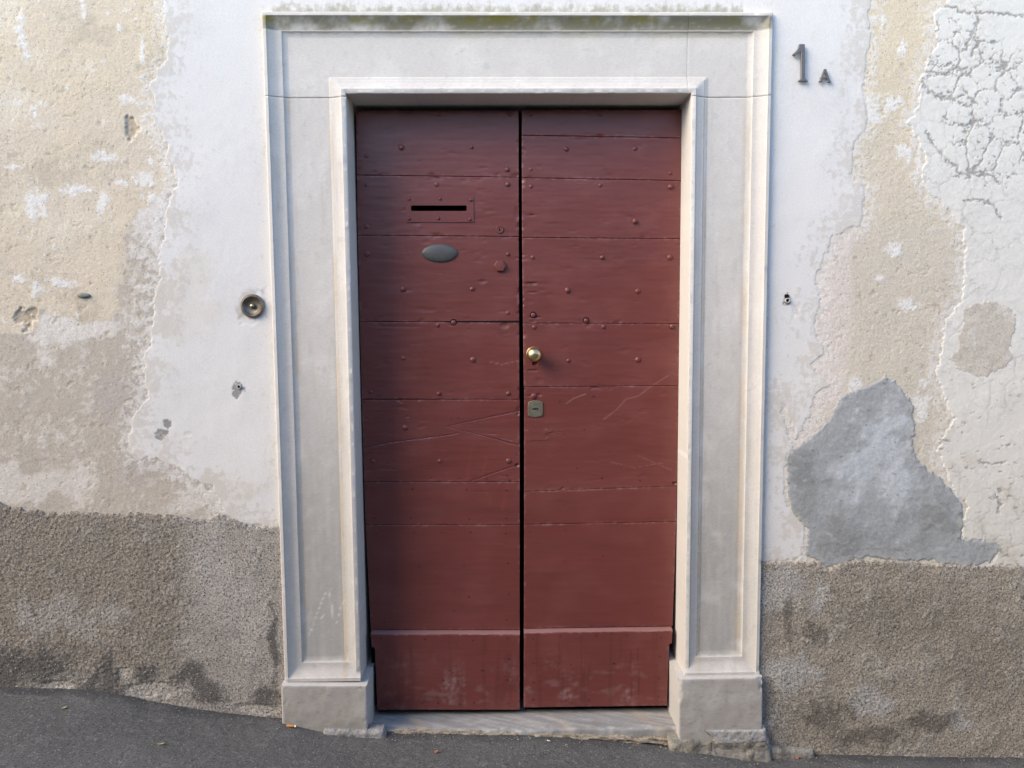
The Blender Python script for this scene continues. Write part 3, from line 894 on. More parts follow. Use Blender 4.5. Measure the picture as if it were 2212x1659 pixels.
block('mortar_bed', ((1446, 1594), (1540, 1600), (1448, 1650), (1545, 1660)), -.047, .02, M_MORTAR, surround, rubble_col((.29, .265, .225)), step=.005, rnd=.016, amp=.006, seed=133)
block('mortar_bed', ((1536, 1600), (1664, 1598), (1540, 1660), (1672, 1665)), -.048, .02, M_MORTAR, surround, rubble_col((.27, .25, .22)), step=.005, rnd=.018, amp=.008, seed=136)
block('mortar_bed', ((1522, 1579), (1656, 1577), (1548, 1612), (1660, 1606)), -.051, .02, M_MORTAR, surround, rubble_col((.36, .345, .335)), step=.004, rnd=.016, amp=.004, seed=139,
      label='pale mortar wedge under the right plinth')
block('mortar_bed', ((1660, 1616), (1760, 1624), (1660, 1665), (1770, 1670)), -.03, .02, M_MORTAR, surround, rubble_col((.27, .25, .22)), step=.005, rnd=.016, amp=.007, seed=145)
block('mortar_bed', ((700, 1577), (826, 1581), (690, 1602), (836, 1602)), -.058, .0, M_MORTAR, surround, rubble_col((.30, .29, .28)), step=.004, rnd=.014, amp=.003, seed=142)

# ------------------------------------------------------------------ door leaves
def door_col_f(x, z, nf, nm, d, zone):
    base = np.array((.142, .037, .032))
    c = const_col(x.shape, base)
    c = lerpc(c, base * np.array((1.18, 1.35, 1.4)), sst(-.2, .7, nm + .5 * fbm(x * .3, z, 14, 150, 4)) * .6)
    c = lerpc(c, base * .78, sst(.1, .7, fbm(x * .2, z, 9, 151, 4)) * .5)
    if zone == 'kick':
        dust = sst(.05, .6, fbm(x, z, 9, 152, 4, .6) + .25 * nf) * sst(.34, .13, z)
        c = lerpc(c, (.27, .17, .17), dust * sst(-.5, .5, fbm(x, z, 45, 156, 3, .7)) * .75)
        c = lerpc(c, (.24, .14, .135), sst(.15, .6, fbm(x * .6, z * 1.6, 16, 157, 4, .6)) * sst(.32, .16, z) * .35)
        drip = sst(.2, .5, fbm(x * 5, z * .4, 7, 153, 3)) * .35
        c = lerpc(c, base * .6, drip)
    c = lerpc(c, (.34, .19, .19), sst(.010, .0, d) * sst(.05, .5, fbm(x, z, 60, 155, 3, .7) + .5 * nf + .3 * nm) * .38)
    return c


class Leaf:
    def __init__(s, left, right, root):
        s.left, s.right, s.root = left, right, root

    def ex(s, side, y):
        e = s.left if side == 0 else s.right
        return np.interp(y, [p[1] for p in e], [p[0] for p in e])


def board(leaf, name, tl, tr, bl, br, Y=DOOR_Y, zone='', seed=0, rnd=.0022, gap=.0006, holes=(), label=None, edges=None, dents=(), wav=.0009, th_=.02, step=.007, zstep=.0045, grooves=()):
    q = [at(*p, Y)[[0, 2]] for p in (tl, tr, bl, br)]
    tl, tr, bl, br = q
    W = max(np.linalg.norm(tr - tl), np.linalg.norm(br - bl)); H = max(np.linalg.norm(tl - bl), np.linalg.norm(tr - br))
    e = [0, rnd * .2, rnd * .55, rnd, rnd * 1.8]
    def ax(Ln, st):
        return np.array(e + list(np.linspace(e[-1], Ln - e[-1], max(3, int(Ln / st)))[1:-1]) + [Ln - v for v in e[::-1]]) / Ln
    us, vs = ax(W, step), ax(H, zstep)
    U, V = np.meshgrid(us, vs)
    xz = bl * ((1 - U) * (1 - V))[..., None] + br * (U * (1 - V))[..., None] + tl * ((1 - U) * V)[..., None] + tr * (U * V)[..., None]
    x, z = xz[..., 0].copy(), xz[..., 1].copy()
    dv = np.minimum(V, 1 - V) * H; d = np.minimum(np.minimum(U, 1 - U) * W, dv)
    z += np.where(V < .5, gap, -gap) * sst(.5, .0, np.minimum(V, 1 - V)) + wav * fbm(x, V * 0 + np.where(V < .5, 1., 5.) + seed, 9, 160 + seed, 4, .6) * sst(.012, .0, dv)
    if edges is not None:
        lx, rx = edges(z)
        x = lx + (rx - lx) * U
    nf = fbm(x, z, 26, 161, 4, .6); nm = fbm(x, z, 6, 162, 3)
    grain = fbm(x * .12, z, 55, 163, 4, .6); tear = sst(.45, .7, fbm(x * .35, z, 38, 164, 3, .6) + .25 * nm)
    rr = rnd * (1 + .6 * fbm(x, z, 11, 165, 3))
    rel = .45 if zone in ('kick', 'low') else 1.0
    y = Y + rnd * (1 - np.sqrt(np.clip(1 - (1 - np.clip(d / np.maximum(rr, 5e-4), 0, 1)) ** 2, 0, 1)))
    y = y - rel * (.0009 * nm + .00045 * grain + .0002 * nf) + rel * .0011 * tear
    y += .0035 * sst(.4, .62, fbm(x, z, 24, 166, 3, .6)) * sst(.02, .0, d) * rel
    for (px, py, rx_, ry_, dep) in dents:
        p = at(px, py, Y); s = abs(at(px + 1, py, Y)[0] - p[0])
        k = 1 - np.hypot((x - p[0]) / (rx_ * s), (z - p[2]) / (ry_ * s)) + .25 * nf
        y = y + dep * sst(0, .45, k)
    c = door_col_f(x, z, nf, nm, d, zone)
    for pts, wd in grooves:
        k = sst(wd, wd * .2, seg_dist(x, z, atn(pts, Y), False) + .0008 * nf)
        y = y + .002 * k; c = lerpc(c, (.05, .014, .012), k * .4)
    for pts, wd, cl_, am in DSCR:
        c = lerpc(c, cl_, sst(wd, wd * .3, seg_dist(x, z, pts, False) + .001 * nf) * am)
    P = np.stack([x, y, z], -1)
    keep = None
    if holes:
        keep = np.ones((len(vs) - 1, len(us) - 1), bool)
        xm = (x[:-1, :-1] + x[1:, 1:]) / 2; zm = (z[:-1, :-1] + z[1:, 1:]) / 2
        for (hx0, hx1, hz0, hz1) in holes:
            keep &= ~((xm > hx0) & (xm < hx1) & (zm > hz0) & (zm < hz1))
        keep = np.pad(keep, 1, constant_values=True)
    P2 = np.pad(P, ((1, 1), (1, 1), (0, 0)), mode='edge')
    for sl in ((0, slice(None)), (-1, slice(None)), (slice(None), 0), (slice(None), -1)):
        P2[sl + (1,)] = Y + th_
    c2 = np.pad(c, ((1, 1), (1, 1), (0, 0)), mode='edge')
    o = grid_obj(name, P2, M_DOOR, leaf.root, keep, c2, 45)
    if label: o['label'] = label
    return o


DSCR = []
for pl, w_, c_, a_ in (([(1304, 906), (1332, 885), (1352, 862), (1380, 855), (1405, 835), (1447, 810)], .003, (.30, .15, .14), .5),
                       ([(1221, 873), (1240, 860), (1265, 851)], .003, (.34, .18, .18), .5),
                       ([(1320, 998), (1370, 1010), (1430, 1000)], .002, (.30, .15, .15), .4), ([(1380, 985), (1450, 1015)], .002, (.30, .15, .15), .4),
                       ([(1020, 965), (1012, 1010), (1005, 1060)], .006, (.2, .045, .04), .4), ([(1052, 985), (1040, 1040), (1062, 1090)], .007, (.21, .05, .045), .4),
                       ([(1095, 1050), (1085, 1100)], .008, (.22, .05, .045), .35),
                       ([(1060, 782), (1085, 787), (1122, 779)], .002, (.34, .19, .19), .5),
                       ([(1360, 1400), (1362, 1500)], .004, (.09, .02, .02), .5), ([(1376, 1395), (1378, 1505)], .004, (.09, .02, .02), .5),
                       ([(1340, 1370), (1338, 1420)], .004, (.09, .02, .02), .4)):
    DSCR.append((atn(pl, DOOR_Y), w_, np.array(c_), a_))

LEFT_E = [(768.5, 222), (773, 553), (788, 1106), (802.5, 1396), (803, 1397.9), (809, 1398), (815, 1534)]
LEFT_I = [(1120.6, 222), (1121, 553), (1123, 1106), (1123, 1540)]
RIGHT_I = [(1127, 222), (1128, 553), (1132.5, 900), (1132.5, 1106), (1131.5, 1540)]
RIGHT_E = [(1473, 222), (1470, 553), (1462, 1106), (1452, 1388), (1451.7, 1389.9), (1446, 1390), (1441, 1526)]
rootL = empty('door_leaf', (float(at(950, 1534, DOOR_Y)[0]), DOOR_Y, float(at(950, 1534, DOOR_Y)[2])),
              'left dark red plank door leaf with letter slot and oval grey plate', 'door')
rootR = empty('door_leaf', (float(at(1290, 1530, DOOR_Y)[0]), DOOR_Y, float(at(1290, 1530, DOOR_Y)[2])),
              'right dark red plank door leaf with round brass knob and lock plate', 'door')
LL = Leaf(LEFT_E, LEFT_I, rootL)
LR = Leaf(RIGHT_I, RIGHT_E, rootR)


def slab_behind(leaf, y0, y1):
    bm = bmesh.new()
    pts = [at(leaf.ex(0, y) + 2, y, DOOR_Y + .03)[[0, 2]] for y in (242, 1530)] + [at(leaf.ex(1, y) - 2, y, DOOR_Y + .03)[[0, 2]] for y in (1526, 242)]
    prism(bm, pts, y0, y1)
    return bm


SLOT = (at(888, 450, DOOR_Y)[0], at(1008, 450, DOOR_Y)[0], at(950, 456, DOOR_Y)[2], at(950, 444, DOOR_Y)[2])


def leaf_boards(leaf, seams, zones, specials, holes=None, dents=()):
    for i in range(len(seams) - 1):
        (a, b), (c_, d_) = seams[i], seams[i + 1]
        if i in specials: continue
        l, r = leaf.ex, leaf.ex
        board(leaf, 'plank', (leaf.ex(0, a), a), (leaf.ex(1, b), b), (leaf.ex(0, c_), c_), (leaf.ex(1, d_), d_), zone=zones.get(i, ''), seed=i * 3 + (0 if leaf is LL else 50),
              holes=(holes or {}).get(i, ()), dents=[q for q in dents if a - 4 < q[1] < c_ + 4], Y=DOOR_Y + RNG.uniform(-.0008, .0012))


SL = [(238, 238), (378, 383), (508, 511), (695, 696), (862, 863), (1041, 1041), (1134, 1134), (1361, 1361)]
GOUGE_L = [(1042, 608, 9, 5, .003), (1090, 703, 10, 7, .004), (880, 900, 5, 2, .002), (1000, 540, 8, 2, .0012), (900, 480, 10, 8, .002), (1117, 460, 5, 20, .002),
           (1113, 380, 9, 4, .003), (1037, 1062, 40, 2, .001), (860, 705, 60, 2, .0015), (1117, 1005, 5, 4, .005)]
SLOT_B = (at(886, 450, DOOR_Y)[0], at(1010, 450, DOOR_Y)[0], at(950, 457, DOOR_Y)[2], at(950, 443, DOOR_Y)[2])
leaf_boards(LL, SL, {6: 'low', 5: 'low'}, {4, 6}, {1: (SLOT_B,)}, GOUGE_L)
board(LL, 'plank', (LL.ex(0, 1134), 1134), (LL.ex(1, 1134), 1134), (LL.ex(0, 1361), 1361), (LL.ex(1, 1361), 1361), zone='low', seed=19)
# fifth course with its splits and the let-in wedge
board(LL, 'plank', (LL.ex(0, 863), 863), (1123, 863), (LL.ex(0, 1041), 1041), (1123, 1041), seed=12, dents=GOUGE_L, step=.0032, zstep=.0028,
      grooves=(([(787, 968), (840, 956), (905, 948), (968, 940), (990, 935)], .0022), ([(1014, 1041), (1060, 1024), (1123, 1003)], .002), ([(966, 921), (1122, 887)], .0018), ([(966, 921), (1010, 932), (1122, 962)], .0024)))
board(LL, 'wood_patch', (970, 920.8), (1122, 889.5), (970, 921.6), (1122, 958.5), seed=14, rnd=.0014, gap=.0, Y=DOOR_Y - .0008, th_=.008, label='wedge-shaped wood repair', step=.004, zstep=.003)
SR = [(237, 237), (292, 298), (384, 390), (513, 516), (698, 699), (836, 833), (1062, 1050), (1133, 1127), (1358, 1353)]
GOUGE_R = [(1148, 464, 10, 2, .004), (1147, 612, 14, 3, .005), (1150, 632, 14, 1.5, .003), (1156, 686, 18, 2, .004), (1155, 785, 5, 5, .012), (1150, 800, 12, 1.5, .004),
           (1166, 822, 10, 8, .0016), (1165, 853, 6, 4, .003), (1145, 855, 9, 3, .002), (1194, 935, 8, 1.5, .002), (1457, 1044, 6, 5, .008), (1240, 633, 6, 1, .002)]
leaf_boards(LR, SR, {6: 'low', 7: 'low'}, {5}, None, GOUGE_R)
# sixth course on the right with the let-in repair below the lock
board(LR, 'plank', (1132.5, 836), (LR.ex(1, 833), 833), (1132.5, 1062), (LR.ex(1, 1050), 1050), seed=61, dents=GOUGE_R, step=.005, zstep=.0036)
board(LR, 'wood_patch', (1134, 906), (1174, 905), (1134, 928.5), (1194, 926.5), seed=62, rnd=.001, gap=.0, Y=DOOR_Y - .0013, th_=.008, step=.004, label='let-in wood repair below the lock plate')
board(LR, 'wood_patch', (1134, 928.5), (1194, 926.5), (1134, 953), (1180, 951), seed=63, rnd=.001, gap=.0, Y=DOOR_Y - .0013, th_=.008, step=.004)


def kick(leaf, yt, yb, seed):
    """thicker foot board with a sloped top edge and stepped sides"""
    Yk = DOOR_Y - .024
    le = np.array([at(p[0], p[1], Yk)[[0, 2]] for p in leaf.left]); ri = np.array([at(p[0], p[1], Yk)[[0, 2]] for p in leaf.right])
    def ed(z):
        return (np.interp(-z, -le[:, 1], le[:, 0]), np.interp(-z, -ri[:, 1], ri[:, 0]))
    mx = (leaf.ex(0, yt[0]) + leaf.ex(1, yt[0])) / 2
    o = board(leaf, 'kick_board', (leaf.ex(0, yt[0]), yt[0] + 10), (leaf.ex(1, yt[1]), yt[1] + 10), (leaf.ex(0, yb[0]), yb[0]), (leaf.ex(1, yb[1]), yb[1]),
              Y=Yk, zone='kick', seed=seed, rnd=.003, edges=ed, th_=.06)
    # sloped weathering strip on top
    a = at(leaf.ex(0, yt[0]), yt[0] + 10, Yk); b = at(leaf.ex(1, yt[1]), yt[1] + 10, Yk)
    n = 60
    xs = np.linspace(a[0], b[0], n); zs = np.linspace(a[2], b[2], n)
    pr = [(.0012, -.0045), (.0004, -.001), (.0025, .001), (.024, .0075), (.03, .008)]
    P = np.array([[(x, Yk + dy, z + dz - .0015) for x, z in zip(xs, zs)] for dy, dz in pr])
    c = const_col(P.shape[:2], (.24, .125, .12))
    s = grid_obj('top_edge', P, M_DOOR, o, None, c, 30)
    return o


kick(LL, (1360, 1360), (1534, 1534), 70)
kick(LR, (1357, 1352), (1529, 1525), 75)
for leaf in (LL, LR):
    bm_obj('backing', slab_behind(leaf, DOOR_Y + .022, DOOR_Y + .05), M_DARK, leaf.root, None) if leaf is LR else None
# backing of the left leaf leaves the letter slot open
bm = bmesh.new()
l0, l1 = at(790, 800, DOOR_Y)[0], at(1118, 800, DOOR_Y)[0]
zt_, zbm = at(950, 244, DOOR_Y)[2], at(950, 1528, DOOR_Y)[2]
bx(bm, l0, l1, DOOR_Y + .022, DOOR_Y + .05, SLOT_B[3] + .004, zt_)
bx(bm, l0, l1, DOOR_Y + .022, DOOR_Y + .05, zbm, SLOT_B[2] - .004)
bm_obj('backing', bm, M_DARK, rootL, None)

# forged nails
def nail_mesh(seed, r=.0098, h=.0065):
    rg = random.Random(seed); bm = bmesh.new(); n = 8; rings = []
    for k, (rr, hh) in enumerate(((1.0, -.002), (1.0, .25 * h), (.72, .75 * h), (.28, h))):
        ring = []
        for i in range(n):
            a = 2 * math.pi * (i + .5) / n
            sq = 1 / max(abs(math.cos(a)), abs(math.sin(a)))
            q = r * rr * (.62 + .3 * sq) * rg.uniform(.88, 1.12)
            ring.append(bm.verts.new((q * math.cos(a), -hh * rg.uniform(.85, 1.15), q * math.sin(a))))
        rings.append(ring)
    for a, b in zip(rings, rings[1:]):
        for k in range(n): bm.faces.new((a[k], a[(k + 1) % n], b[(k + 1) % n], b[k]))
    bm.faces.new(rings[-1])
    bmesh.ops.recalc_face_normals(bm, faces=bm.faces[:])
    me = bpy.data.meshes.new('nail'); bm.to_mesh(me); bm.free(); me.materials.append(M_DOOR_IRON); smooth(me, 50)
    return me


NAILS = [nail_mesh(i) for i in range(5)]
NL = [(791, 337), (867, 318), (1019, 318), (1096, 366), (791, 400), (943, 398), (1097, 398), (1101, 246), (947, 246), (792, 489), (793, 548), (1097, 549), (870, 625), (1019.6, 624),
      (1097, 676), (945.6, 703), (871, 774), (1022, 777), (801, 847), (948, 850), (1098, 850), (875, 924), (805, 996), (950, 996), (1099, 996)]
NR = [(1146, 247), (1297, 246), (1223, 322), (1372, 321), (1147, 365), (1448, 374), (1147, 402), (1297, 400), (1449, 403), (1372, 478), (1151, 556), (1301, 556), (1447, 556),
      (1226, 627), (1378, 629), (1304, 706), (1154, 707), (1452, 705), (1228, 779), (1378, 777), (1153, 856)]


def nails(lst, root, sc=(.75, 1.25), hs=1.0):
    for i, (px, py) in enumerate(lst):
        o = bpy.data.objects.new('nail', NAILS[RNG.randrange(5)])
        p = at(px, py, DOOR_Y - .002)
        o.location = (p[0], DOOR_Y - .0002, p[2])
        s = RNG.uniform(*sc); o.scale = (s, s * hs * RNG.uniform(.45, 1.2), s); o.rotation_euler = (0, RNG.uniform(0, 6.28), 0)
        put(o, root)


nails(NL, rootL); nails(NR, rootR)
# nails sunk in drilled holes
for root, pts in ((rootL, [(979.6, 696)]), (rootR, [(1152, 680), (1266, 692)])):
    for p_ in pts:
        p = at(*p_, DOOR_Y)
        bm = bmesh.new(); lathe(bm, [(.0125, -.001), (.0125, .0012)], 20, (p[0], DOOR_Y, p[2]))
        h = bm_obj('nail_hole', bm, M_DARK, root)
        bm = bmesh.new(); lathe(bm, [(.0088, .0012), (.0086, .0032), (.006, .0048), (.002, .0052)], 16, (p[0], DOOR_Y, p[2] - .001))
        bm_obj('nail', bm, M_DOOR_IRON, h)
# open split in the fourth seam, left leaf
bm = bmesh.new()
a = at(951, 695, DOOR_Y); b = at(1122, 694.5, DOOR_Y)
prism(bm, [(a[0], a[2]), (a[0] + .03, a[2] + .0028), (b[0], b[2] + .0036), (b[0], b[2] - .0036), (a[0] + .04, a[2] - .002)], DOOR_Y - .0018, DOOR_Y + .01)
bm_obj('open_split', bm, M_DARK, rootL, None)

# small wire nails of the lower boards: set-in heads
TL_ = [(200, 1503, 5), (460, 1511, 5), (812, 1515, 5), (1070, 1520, 5), (1088, 1053, 5), (853, 1108, 5), (1035, 1163, 5), (757, 1050, 5), (713, 1055, 5), (940, 1443, 5), (1075, 1427, 5),
       (215, 40, 8), (453, 40, 8), (830, 47, 8), (1068, 40, 8), (225, 138, 8), (473, 133, 8), (650, 135, 8), (837, 132, 8), (1065, 140, 8), (227, 363, 8), (505, 355, 8), (795, 352, 8),
       (1080, 333, 8), (240, 558, 8), (383, 580, 8), (507, 535, 8), (825, 550, 8), (1085, 532, 8), (507, 637, 8), (728, 640, 8), (280, 713, 8), (482, 713, 8), (687, 710, 8), (1072, 698, 8)]
KL_ = [(257, 820, 8), (543, 825, 8), (853, 832, 8), (1082, 820, 8), (265, 975, 8), (490, 1025, 8), (702, 1028, 8), (915, 1027, 8), (1085, 953, 8), (1078, 1088, 8), (280, 1125, 8), (660, 1090, 8),
       (300, 1245, 8), (525, 1240, 8), (627, 1240, 8), (767, 1245, 8), (860, 1237, 8), (1077, 1240, 8)]
TR_ = [(1635, 910, 5), (1415, 943, 5), (1828, 1033, 5), (1525, 1378, 5), (1690, 1440, 5), (1465, 1460, 5), (1935, 1455, 5), (1575, 1127, 5), (1250, 1563, 5), (1688, 1550, 5), (2123, 1542, 5),
       (1445, 1613, 5), (1908, 1610, 5), (1243, 45, 8), (1687, 30, 8), (2110, 25, 8), (1450, 117, 8), (1223, 128, 8), (1697, 118, 8), (1920, 100, 8), (2110, 98, 8), (1240, 333, 8), (1445, 323, 8),
       (1692, 287, 8), (1887, 347, 8), (2103, 308, 8), (1232, 498, 8), (1688, 488, 8), (2107, 517, 8), (1505, 577, 8), (1918, 585, 8), (1233, 702, 8), (1410, 708, 8), (1850, 707, 8), (2013, 673, 8)]
KR_ = [(1243, 823, 8), (1420, 805, 8), (1652, 803, 8), (1850, 800, 8), (2072, 815, 8), (1245, 980, 8), (1485, 990, 8), (1768, 982, 8), (2062, 935, 8), (1248, 1105, 8), (2057, 1080, 8),
       (1243, 1215, 8), (1453, 1220, 8), (1607, 1220, 8), (1880, 1212, 8), (2055, 1193, 8)]
bm = bmesh.new()
lathe(bm, [(.0036, -.001), (.0036, .0006), (.0026, .0003), (.0012, -.0004)], 8)
bmesh.ops.recalc_face_normals(bm, faces=bm.faces[:])
PIN = bpy.data.meshes.new('pin'); bm.to_mesh(PIN); bm.free()
M_PIN = surf_mat('rusty_pin', .6, (200, .3), ((200, .2, .001),), base=(.06, .022, .022)); PIN.materials.append(M_PIN)
for lst, root, Y in ((TL_, rootL, DOOR_Y), (KL_, rootL, DOOR_Y - .024), (TR_, rootR, DOOR_Y), (KR_, rootR, DOOR_Y - .024)):
    for cx_, cy_, row in lst:
        o = bpy.data.objects.new('pin', PIN)
        p = at(737.3 + cx_ / 3, (553 if row == 5 else 1106) + cy_ / 3, Y)
        o.location = (p[0], Y - .0002, p[2]); s = RNG.uniform(.7, 1.1); o.scale = (s * 1.25, 1, s)
        put(o, root)

# letter plate with its slot
def ring_plate(bm, outer, inner, y0, y1):
    n = len(outer)
    vo, vi = [bm.verts.new((x, y0, z)) for x, z in outer], [bm.verts.new((x, y0, z)) for x, z in inner]
    bo, bi = [bm.verts.new((x, y1, z)) for x, z in outer], [bm.verts.new((x, y1, z)) for x, z in inner]
    for k in range(n):
        j = (k + 1) % n
        bm.faces.new((vo[k], vo[j], vi[j], vi[k])); bm.faces.new((vo[k], vo[j], bo[j], bo[k])); bm.faces.new((vi[k], vi[j], bi[j], bi[k]))


def rrect(x0, x1, z0, z1, r, n=5):
    out = []
    for cx_, cz_, a0 in ((x1 - r, z1 - r, 0), (x0 + r, z1 - r, 90), (x0 + r, z0 + r, 180), (x1 - r, z0 + r, 270)):
        for k in range(n + 1):
            a = R(a0 + 90 * k / n); out.append((cx_ + r * math.cos(a), cz_ + r * math.sin(a)))
    return out


pa, pb = at(877, 480, DOOR_Y), at(1023, 423.5, DOOR_Y)
bm = bmesh.new()
ring_plate(bm, rrect(pa[0], pb[0], pa[2], pb[2], .002), rrect(*SLOT, .004), DOOR_Y - .0035, DOOR_Y + .012)
lp = bm_obj('letter_plate', bm, M_DOOR_IRON, rootL, 30)
for q in ((884, 430), (951, 430), (1017, 432), (884, 473), (947, 472), (1015, 474)):
    o = bpy.data.objects.new('screw', NAILS[RNG.randrange(5)]); p = at(*q, DOOR_Y - .003)
    o.location = (p[0], DOOR_Y - .0035, p[2]); o.scale = (.62, .75, .62); o.rotation_euler = (0, RNG.random() * 6, 0); put(o, lp)
# painted-over cylinder lock
p = at(1079, 496, DOOR_Y)
bm = bmesh.new(); lathe(bm, [(.014, -.002), (.014, .004), (.0125, .0055), (.0105, .005), (.0103, .0042), (.004, .0044)], 24, (p[0], DOOR_Y, p[2]))
cy = bm_obj('cylinder_lock', bm, M_DOOR_IRON, rootL)
bm = bmesh.new(); prism(bm, rrect(p[0] - .0016, p[0] + .0016, p[2] - .006, p[2] + .006, .0015), DOOR_Y - .0052, DOOR_Y - .003)
bm_obj('keyhole', bm, M_DARK, cy, None)
# hexagonal bolt head
p = at(1080, 575, DOOR_Y)
bm = bmesh.new(); lathe(bm, [(.0235, -.002), (.0235, .008), (.020, .0115), (.008, .0125)], 6, (p[0], DOOR_Y, p[2]))
bm_obj('bolt_head', bm, M_DOOR_IRON, rootL, 30)
# oval plate
p = at(949.6, 547, DOOR_Y); a_ = abs(at(988, 547, DOOR_Y)[0] - p[0]); b_ = abs(at(949, 566.5, DOOR_Y)[2] - p[2])
bm = bmesh.new(); lathe(bm, [(1.0, -.001), (1.0, .0025), (.97, .004), (.8, .0065), (.55, .0085), (.25, .0095), (.02, .0098)], 48, (0, DOOR_Y, 0))
for v in bm.verts: v.co.x = p[0] + v.co.x * a_; v.co.z = p[2] + v.co.z * b_
ov = bm_obj('oval_plate', bm, M_GREY_METAL, rootL, 50)
for sx_ in (-1, 1):
    bm = bmesh.new(); lathe(bm, [(.0026, .002), (.0026, .0062), (.0015, .0072)], 10, (p[0] + sx_ * a_ * .9, DOOR_Y, p[2] - .001))
    bm_obj('screw', bm, M_GREY_METAL, ov)

# brass knob
kp = at(1154, 766, DOOR_Y - .045)
bm = bmesh.new()
lathe(bm, [(.0285, -.001), (.0285, .003), (.026, .0055), (.013, .007), (.0105, .012), (.0105, .022)] , 40, (kp[0], DOOR_Y, kp[2]))
rose = bm_obj('knob_rose', bm, M_BRASS, rootR)
bm = bmesh.new()
pr = [(.0103, .020)] + [(.0275 * math.sin(R(t)), .047 - .0265 * math.cos(R(t))) for t in range(24, 178, 7)]
lathe(bm, pr, 48, (kp[0], DOOR_Y, kp[2]))
bm_obj('knob', bm, M_BRASS, rootR, 60)
# lock plate
ax_, az0 = at(1141, 901, DOOR_Y)[[0, 2]]; bx_, az1 = at(1172, 865, DOOR_Y)[[0, 2]]
def barrel(ins=0.0):
    x0_, x1_, z0_, z1_ = ax_ + ins, bx_ - ins, az0 + ins, az1 - ins
    h = (z1_ - z0_); out = []
    for k in range(11): t = k / 10; out.append((x0_ + (x1_ - x0_) * t, z1_ - .0065 + .0065 * math.sin(math.pi * t) ** .8))
    for k in range(1, 5): t = k / 5; out.append((x1_ + .0008 * math.sin(math.pi * t), z1_ - .0065 + (z0_ - z1_ + .013) * t))
    for k in range(11): t = 1 - k / 10; out.append((x0_ + (x1_ - x0_) * t, z0_ + .0065 - .0065 * math.sin(math.pi * t) ** .8))
    for k in range(1, 5): t = k / 5; out.append((x0_ - .0008 * math.sin(math.pi * t), z0_ + .0065 + (z1_ - z0_ - .013) * t))
    return out
bm = bmesh.new(); prism(bm, barrel(), DOOR_Y - .0045, DOOR_Y + .002, .0012)
esc = bm_obj('lock_plate', bm, M_NICKEL, rootR, 30)
mxp, mzp = (ax_ + bx_) / 2, (az0 + az1) / 2
bm = bmesh.new(); prism(bm, rrect(mxp - .012, mxp + .012, mzp - .0022, mzp + .0022, .002), DOOR_Y - .0051, DOOR_Y - .003)
lathe(bm, [(.0034, .003), (.0034, .0052)], 14, (mxp, DOOR_Y, mzp))
bm_obj('keyhole', bm, M_DARK, esc, None)
bm = bmesh.new()
for zz, hw_ in ((.0115, .014), (-.0115, .014)):
    bx(bm, mxp - hw_, mxp + hw_, DOOR_Y - .0052, DOOR_Y - .004, mzp + zz - .0004, mzp + zz + .0004)
M_ENGR = metal_mat('bright_engraving', (.7, .66, .52), .35, var=.1)
for row in (1, -1):                     # worn stamped letters, no longer legible
    for k in range(4):
        xk = mxp - .0075 + k * .005
        bx(bm, xk - .0017, xk - .0009, DOOR_Y - .0053, DOOR_Y - .004, mzp + row * .0072 - .0022, mzp + row * .0072 + .0022)
        bx(bm, xk + .0007, xk + .0014, DOOR_Y - .0053, DOOR_Y - .004, mzp + row * .0072 - .0020, mzp + row * .0072 + .0018)
        bx(bm, xk - .0012, xk + .0010, DOOR_Y - .0050, DOOR_Y - .004, mzp + row * .0072 + (.0012 if k % 2 else -.0006), mzp + row * .0072 + (.0019 if k % 2 else .0001))
bm_obj('engraving', bm, M_ENGR, esc, None)
for sz in (1, -1):
    bm = bmesh.new(); lathe(bm, [(.0024, .003), (.0024, .0052), (.0012, .0056)], 10, (mxp, DOOR_Y, mzp + sz * .0235))
    bm_obj('screw', bm, M_BRONZE, esc)

# ------------------------------------------------------------------ things fixed to the wall
bp_ = at(544.5, 661, -.012)
bell = empty('doorbell', (bp_[0], 0, bp_[2]), 'round bronze doorbell push on white plaster left of the stone surround', 'doorbell')
bc = (bp_[0], -.003, bp_[2])
bm = bmesh.new()
lathe(bm, [(.042, -.004), (.0425, .004), (.040, .0075), (.0375, .0095), (.0365, .012), (.0345, .0135), (.0325, .0125), (.031, .009), (.026, .004), (.018, .001), (.009, .0)], 48, bc)
bm_obj('dish', bm, M_BRONZE, bell, 50)
bm = bmesh.new(); lathe(bm, [(.0088, -.001), (.0085, .008), (.0072, .0115), (.004, .0135), (.001, .014)], 24, bc)
bm_obj('push_button', bm, M_NICKEL, bell, 50)


def crop_pt(x, y, s=7.9, x0=2780, y0=120):
    return at((x0 + x / s) * .60636, (y0 + y / s) * .60636, -.018)[[0, 2]]


one = [(540, 288), (692, 290), (697, 700), (697, 1235), (722, 1282), (776, 1318), (776, 1342), (516, 1342), (512, 1322), (548, 1290), (580, 1262), (588, 1235), (588, 505), (540, 530), (470, 590), (410, 632), (352, 590), (352, 574),
       (420, 520), (480, 455), (520, 385)]
opts = [crop_pt(*p) for p in one]
bm = bmesh.new(); f, g_ = prism(bm, opts, -.018, -.009, .0012)
bm.normal_update(); bmesh.ops.triangulate(bm, faces=[q for q in bm.faces if len(q.verts) > 4])
nb = bm_obj('house_number', bm, M_BRONZE_L, None, 30)
tag(nb, 'bronze house number 1 on the white plaster right of the lintel', 'house number')
bm = bmesh.new()
bot = [(1095, 1356), (1105, 1325), (1128, 1312), (1244, 985), (1300, 985), (1408, 1310), (1436, 1330), (1436, 1356), (1335, 1356), (1335, 1330), (1344, 1312), (1264, 1085), (1180, 1312), (1194, 1330), (1194, 1356)]
prism(bm, [crop_pt(*p) for p in bot], -.016, -.009, .0006)
